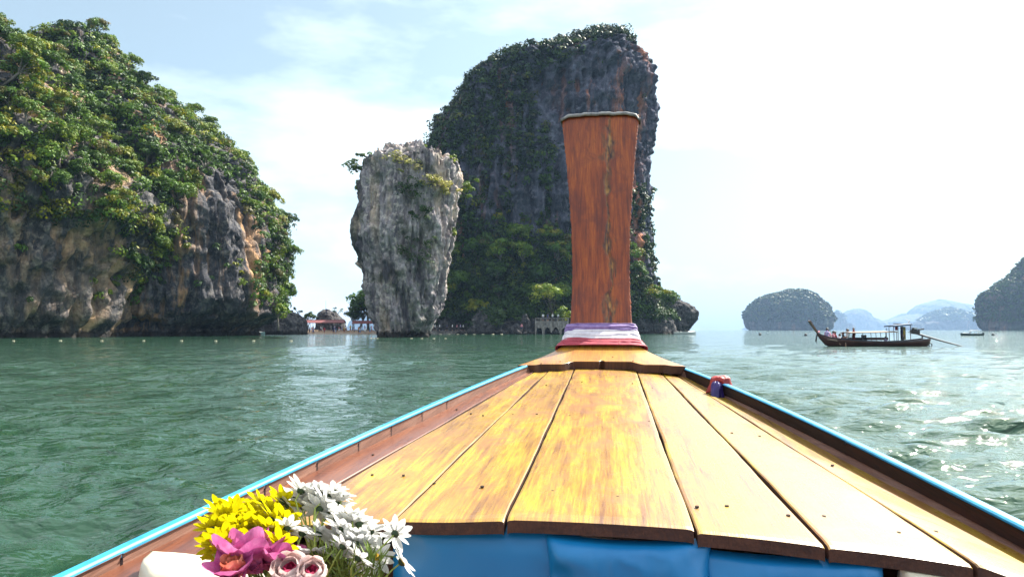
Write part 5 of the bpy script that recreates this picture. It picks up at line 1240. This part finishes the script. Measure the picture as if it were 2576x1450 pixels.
mb = MB(); mb.tube([L3(420, 345, -.42), L3(470, 352, -.55), L3(540, 368, -.66), L3(530, 352, -.64), L3(450, 340, -.5)], .018, 5); lput('bow_rope', mb, M_PALE)
def lperson(zx_, ztop, pose, yaw, shirt, legs, label, y=0, sc=.86, hat=None):
    hgt = {'sit': .93, 'stand': 1.74, 'raise': 1.74, 'walk': 1.7}[pose] * sc; p_ = L3(zx_, ztop, y); p_.z -= hgt
    person(pose, p_, yaw, SHM[shirt], SHM[legs], label, 'passengers on the longtail boat', sc, hat)
lperson(445, 182, 'sit', 1.9, 'lilac', 'white', 'person in lilac sitting foremost at the longtail boat bow', -.1, .95)
lperson(480, 192, 'sit', 2.4, 'pink', 'lilac', 'person in pink sitting second at the longtail boat bow', .25, .95)
lperson(515, 225, 'sit', 1.4, 'pink', 'maroon', 'person in pink bending forward behind the bow pair', -.3, .85)
lperson(572, 230, 'sit', 1.6, 'maroon', 'navy', 'person with dark hair and maroon top sitting aft of the bow group', .1, .85)
lperson(602, 262, 'sit', 1.2, 'white', 'white', 'person in white sitting low on the foredeck', -.3, .85)
lperson(722, 194, 'sit', 4.6, 'white', 'black', 'person in white top at the front end of the canopy', -.2, 1.0)
lperson(690, 240, 'sit', 4.4, 'black', 'black', 'person in black hunched before the canopy', .2, .85)
lperson(812, 184, 'stand', 4.7, 'maroon', 'maroon', 'person in dark red standing by the canopy front', -.1, .80)
for k, (zx_, zt_) in enumerate(((936, 280), (965, 282), (1000, 280))):
    lperson(zx_, zt_, 'sit', 3.2 + .4 * k, 'black', 'navy', 'dark-haired person seated under the canopy, %s from the bow' % ['first', 'second', 'third'][k], .1 * k, .75)
lperson(1240, 298, 'sit', 1.6, 'lilac', 'grey', 'person in pale lilac seated near the canopy aft end', -.2, .75)
lperson(1470, 168, 'stand', 1.3, 'navy', 'black', 'helmsman in navy standing under the wheelhouse roof', -.15, .88, )
lperson(1505, 172, 'stand', 4.6, 'yellow', 'black', 'person in yellow and a white cap beside the helmsman', .1, .86, SHM['white'])

# ------------------------------------------------------------------ flowers lying before the deck
def petal_mesh(name, w, cup, tip=0.35, n=5):
    V = []
    for i in range(n + 1):
        u = i / n; wd = w * (math.sin(math.pi * min(1, u * .82 + .10)) ** .7) * (1 if u < .97 else .55)
        for j in (-1, 0, 1): V.append((.10 + u * .9, j * wd / 2, cup * (u ** 1.6) - .04 * (1 - abs(j)) * math.sin(math.pi * u)))
    return mesh_np(name, np.array(V), grid_faces(n + 1, 3), True)
def petal_mat(name, a, b, trans=.45):
    t = NT(name); v = t.coord('Object'); n = t.noise(v, 2.2 if 'yellow' in name or 'white' in name else 45, 4, .6); c = t.ramp(n, [(.3, a), (.7, b)]); vein = t.noise(t.coord('Object', scale=(.6, 16, 4) if 'yellow' in name or 'white' in name else (90, 90, 25)), 1.4, 4, .6); t.set(normal=t.bump(vein, .5, .02 if 'yellow' in name or 'white' in name else .001)); c = t.mix(t.math('MULTIPLY', t.ramp(vein, [(.35, 1.0), (.55, 0.0)]), .35), c, tuple(k * .55 for k in a))
    t.set(col=c, rough=.5, spec=.3); tr_ = t.node('BsdfTranslucent'); t.l.new(c, tr_.inputs['Color']); mx = t.node('MixShader'); mx.inputs[0].default_value = trans
    t.l.new(t.b.outputs[0], mx.inputs[1]); t.l.new(tr_.outputs[0], mx.inputs[2]); t.l.new(mx.outputs[0], t.out.inputs['Surface']); return t.m
P_YEL = petal_mat('yellow_petal', (.58, .50, .003), (.72, .64, .004)); P_WHI = petal_mat('white_petal', (.66, .66, .64), (.80, .80, .78)); P_MAG = petal_mat('magenta_petal', (.50, .07, .28), (.70, .24, .48), .35); P_PINK = petal_mat('blush_petal', (.74, .52, .50), (.84, .74, .70), .35); P_DPINK = petal_mat('deep_pink_petal', (.48, .03, .12), (.65, .12, .22), .3); P_ORG = petal_mat('coral_petal', (.62, .12, .05), (.75, .35, .25), .35)
M_CALYX = plain('calyx_green', (.025, .05, .018), .7, .3, 60); M_STEM = plain('stem_green', (.30, .36, .07), .6, .25, 20); M_EYE = plain('daisy_eye', (.60, .36, .02), .8, .25, 90, bump=.6)
pm_y = petal_mesh('petal', .34, -.10); pm_y.materials.append(P_YEL); pm_w = petal_mesh('petal', .33, -.06); pm_w.materials.append(P_WHI)
def daisy_core():
    mb = MB(); n = 12
    prof = [(.02, -.20), (.13, -.16), (.20, -.05), (.21, -.01)]
    v = [(r * math.cos(2 * math.pi * i / n) * (1 + .12 * (i % 2) * (k > 1)), r * math.sin(2 * math.pi * i / n) * (1 + .12 * (i % 2) * (k > 1)), z) for k, (r, z) in enumerate(prof) for i in range(n)]
    fs = [(k * n + i, k * n + (i + 1) % n, (k + 1) * n + (i + 1) % n, (k + 1) * n + i) for k in range(3) for i in range(n)] + [tuple(range(n))[::-1]]
    n1 = len(fs); b = len(v)
    v += [(r * math.cos(2 * math.pi * i / n), r * math.sin(2 * math.pi * i / n), z) for r, z in ((.21, .0), (.19, .05), (.10, .085), (.01, .09)) for i in range(n)]
    fs += [(b + k * n + i, b + k * n + (i + 1) % n, b + (k + 1) * n + (i + 1) % n, b + (k + 1) * n + i) for k in range(3) for i in range(n)]
    me = mesh_np('daisy', v, fs, True); me.materials.append(M_CALYX); me.materials.append(M_EYE)
    me.polygons.foreach_set('material_index', np.array([0] * n1 + [1] * (len(fs) - n1), np.int32)); return me
core = daisy_core()
fr = random.Random(5)
def daisy(bunch, name, px, py, Y, nrm, rad, pmesh, npet, root, droop=0.0):
    c = at(px, py, Y); o = bpy.data.objects.new(name, core); COL.objects.link(o); o.parent = bunch; o.location = c - wloc(bunch)
    nrm = Vector(nrm).normalized(); o.rotation_mode = 'QUATERNION'; o.rotation_quaternion = nrm.to_track_quat('Z', 'Y') @ Quaternion((0, 0, 1), fr.uniform(0, 6)); o.scale = (rad,) * 3
    for k in range(npet):
        p = bpy.data.objects.new('petal', pmesh); COL.objects.link(p); p.parent = o
        p.rotation_euler = (fr.uniform(-.3, .3), fr.uniform(-.25, .12) - droop, 2 * math.pi * k / npet + fr.uniform(-.10, .10)); s_ = fr.uniform(.88, 1.1); p.scale = (s_, s_ * fr.uniform(.9, 1.15), s_)
    b0 = c - nrm * rad * .18; mid = (b0 * .45 + Vector(root) * .55) - nrm * .02 + Vector((fr.uniform(-.008, .008), 0, 0)); m = MB(); m.tube([b0, b0 - nrm * .012, mid, Vector(root)], [.0011, .0011, .0014, .0016], 5, False)
    obj('stem', m.mesh('stem', True), M_STEM, bunch)
def zP1(zx, zy): return 402.5 + .1767 * zx, 1194 + .1767 * zy
def zP2(zx, zy): return 704.4 + .1767 * zx, 1194 + .1767 * zy
rootY = at(690, 1500, 1.0); rootW = at(860, 1520, 1.0)
yb = empty('yellow_daisy_bunch', rootY, 'bunch of bright yellow daisies behind the magenta flowers', 'flowers')
for k, (zx_, zy_) in enumerate([(870, 520), (1050, 470), (1440, 390), (1750, 370), (900, 640), (760, 770), (1350, 600), (1600, 620), (1150, 720), (900, 900), (1100, 850), (1400, 800), (1650, 850), (1500, 930), (1000, 1080), (900, 1180), (1760, 640), (1250, 950), (1700, 980), (1180, 560), (1000, 600), (1550, 500), (1300, 720), (1080, 960), (1550, 780), (820, 1010)]):
    px, py = zP1(zx_, zy_); Y = 1.10 - .00016 * (zy_ - 400) + fr.uniform(-.015, .015)
    daisy(yb, 'yellow_daisy', px, py, Y, (fr.uniform(-.45, .45), fr.uniform(.5, 1.0), fr.uniform(.35, .75)), fr.uniform(.026, .031), pm_y, 13, rootY + Vector((fr.uniform(-.03, .03), fr.uniform(-.02, .02), 0)), .05)
wb = empty('white_daisy_bunch', rootW, 'loose bunch of white daisies on thin stems before the blue cushion', 'flowers')
WD = [(300, 220), (430, 250), (560, 230), (760, 220), (880, 290), (120, 430), (330, 450), (450, 400), (620, 360), (800, 400), (700, 560), (930, 560), (1130, 690), (1290, 800), (820, 880), (950, 930), (1080, 960), (1180, 980), (1000, 1080), (1120, 1180), (100, 750), (320, 820), (560, 830), (220, 330), (520, 320), (690, 290), (560, 480), (820, 640), (1030, 620), (880, 760), (1220, 880), (1060, 860), (900, 1010)]
for k, (zx_, zy_) in enumerate(WD):
    px, py = zP2(zx_, zy_); Y = 1.12 - .00013 * (zy_ - 200) + fr.uniform(-.02, .02)
    daisy(wb, 'white_daisy', px, py, Y, (fr.uniform(-.2, .6), fr.uniform(.4, .9), fr.uniform(.4, .8)), fr.uniform(.023, .029), pm_w, 12, rootW + Vector((fr.uniform(-.04, .04), fr.uniform(-.03, .03), 0)), .02)
for (zx_, zy_, nr, rr) in ((1640, 830, (.35, .85, .25), .026), (1370, 1165, (.25, -.85, .45), .026), (1740, 1230, (.75, .3, .55), .028), (250, 1060, (.1, .5, .8), .022), (480, 1090, (-.2, .4, .8), .022), (680, 1130, (.3, .4, .8), .024), (650, 1430, (0, .3, .9), .02), (1150, 1420, (.2, -.2, .9), .024)):
    px, py = zP2(zx_, zy_); daisy(wb, 'white_daisy', px, py, 1.02, nr, rr, pm_w, 11, rootW + Vector((fr.uniform(-.03, .05), 0, 0)), .05)
# fine greenery round the stems
rg = np.random.default_rng(8); n = 520; base = np.array([tuple(at(fr.uniform(790, 960), fr.uniform(1395, 1500), fr.uniform(.98, 1.06))) for _ in range(n)])
dr = rg.normal(size=(n, 3)) * .5 + np.array([0.1, 0, .9]); dr /= np.linalg.norm(dr, axis=1)[:, None]; ln = .016 + .018 * rg.random((n, 1)); sd = np.cross(dr, rg.normal(size=(n, 3))); sd /= np.linalg.norm(sd, axis=1)[:, None]
Q = np.stack([base - sd * .0008, base + sd * .0008, base + dr * ln * .6 + sd * .0011, base + dr * ln, base + dr * ln * .6 - sd * .0011], 1).reshape(-1, 3)
o = obj('greenery', mesh_np('greenery', Q, np.arange(n * 5).reshape(n, 5)), plain('fern_green', (.13, .19, .025), .6, .35, 30), wb); o['kind'] = 'stuff'
def big_petal(name, c, out, up, L, W, cup, curl, mat, par):
    """one broad petal from c, growing along `up`, leaning to `out`"""
    out = Vector(out).normalized(); up = Vector(up).normalized(); sd_ = up.cross(out).normalized(); V = []
    for i in range(9):
        u = i / 8; wd = W * math.sin(math.pi * (u * .62 + .13)) ** .8
        for j in range(7):
            v = (j - 3) / 3
            p = Vector(c) + up * L * (u - .34 * v * v * u * u) + out * (L * (cup * math.sin(math.pi * .5 * u) + curl * u ** 3) - W * .38 * v * v * (1 - .3 * u)) + sd_ * v * wd / 2
            V.append(tuple(p + out * .0012 * math.sin(9 * v + 6 * u)))
    return obj(name, mesh_np(name, np.array(V), grid_faces(9, 7), True), mat, par)
def bloom(name, px, py, Y, rad, layers, label, axis=(0, .1, 1)):
    c = at(px, py, Y); e = empty(name, c, label, 'flower'); ax = Vector(axis).normalized(); a0 = ax.orthogonal().normalized()
    for (n, L, W, cup, curl, lean, mat, off) in layers:
        for k in range(n):
            a = 2 * math.pi * k / n + off + fr.uniform(-.12, .12); out = Quaternion(ax, a) @ a0
            big_petal('petal', c + out * rad * .06, out, ax * (1 - lean) + out * lean, L * rad * fr.uniform(.92, 1.08), W * rad * fr.uniform(.92, 1.08), cup, curl, mat, e)
    m = MB(); m.tube([c - ax * rad * .1, c - ax * .06 - Vector((0, .01, .05))], [.004, .003], 6); obj('stem', m.mesh('stem'), M_STEM, e)
x, y = zP1(1200, 1400); bloom('magenta_flower', x, y, .985, .040, [(6, 1.25, 1.45, .62, .10, .22, P_MAG, .3), (5, 1.45, 1.35, .40, -.06, .05, P_MAG, .9), (4, 1.2, .9, .2, -.02, .0, P_MAG, 0)], 'big magenta bloom with cupped petals, left of the roses', (.0, .25, .95))
x, y = zP1(1580, 1350); bloom('magenta_flower', x, y, 1.0, .034, [(6, 1.2, 1.4, .62, .12, .25, P_MAG, .1), (5, 1.25, 1.2, .42, -.05, .08, P_MAG, .6), (4, 1.0, .8, .2, 0, .0, P_MAG, 0)], 'smaller magenta bloom between the big one and the daisies', (.35, .1, .9))
x, y = zP1(1060, 1440); bloom('coral_flower', x, y, .955, .026, [(5, 1.2, 1.5, .6, .15, .25, P_MAG, .2), (5, 1.1, 1.2, .4, -.05, .08, P_ORG, .7), (4, .95, .8, .2, 0, .0, P_ORG, 0)], 'coral and pink bloom at the bottom edge below the magenta one', (-.1, -.25, .9))
x, y = zP1(1880, 1480); bloom('rose', x, y, .97, .027, [(6, 1.15, 1.6, .75, -.30, .12, P_PINK, .2), (5, 1.12, 1.35, .52, -.24, .02, P_PINK, .8), (5, 1.0, 1.0, .36, -.16, .0, P_DPINK, .1), (5, .95, .8, .22, -.08, 0, P_DPINK, .5), (3, .9, .5, .1, -.02, 0, P_DPINK, .2)], 'blush rose with deep pink heart, left one of two', (.0, -.55, .8))
x, y = zP2(450, 1500); bloom('rose', x, y, .96, .024, [(6, 1.15, 1.6, .75, -.30, .12, P_PINK, .5), (5, 1.12, 1.35, .52, -.24, .02, P_PINK, .1), (5, 1.0, 1.0, .36, -.16, .0, P_DPINK, .4), (5, .95, .8, .22, -.08, 0, P_DPINK, .9), (3, .9, .5, .1, -.02, 0, P_DPINK, .2)], 'blush rose with deep pink heart, right one below the white daisies', (.15, -.55, .8))
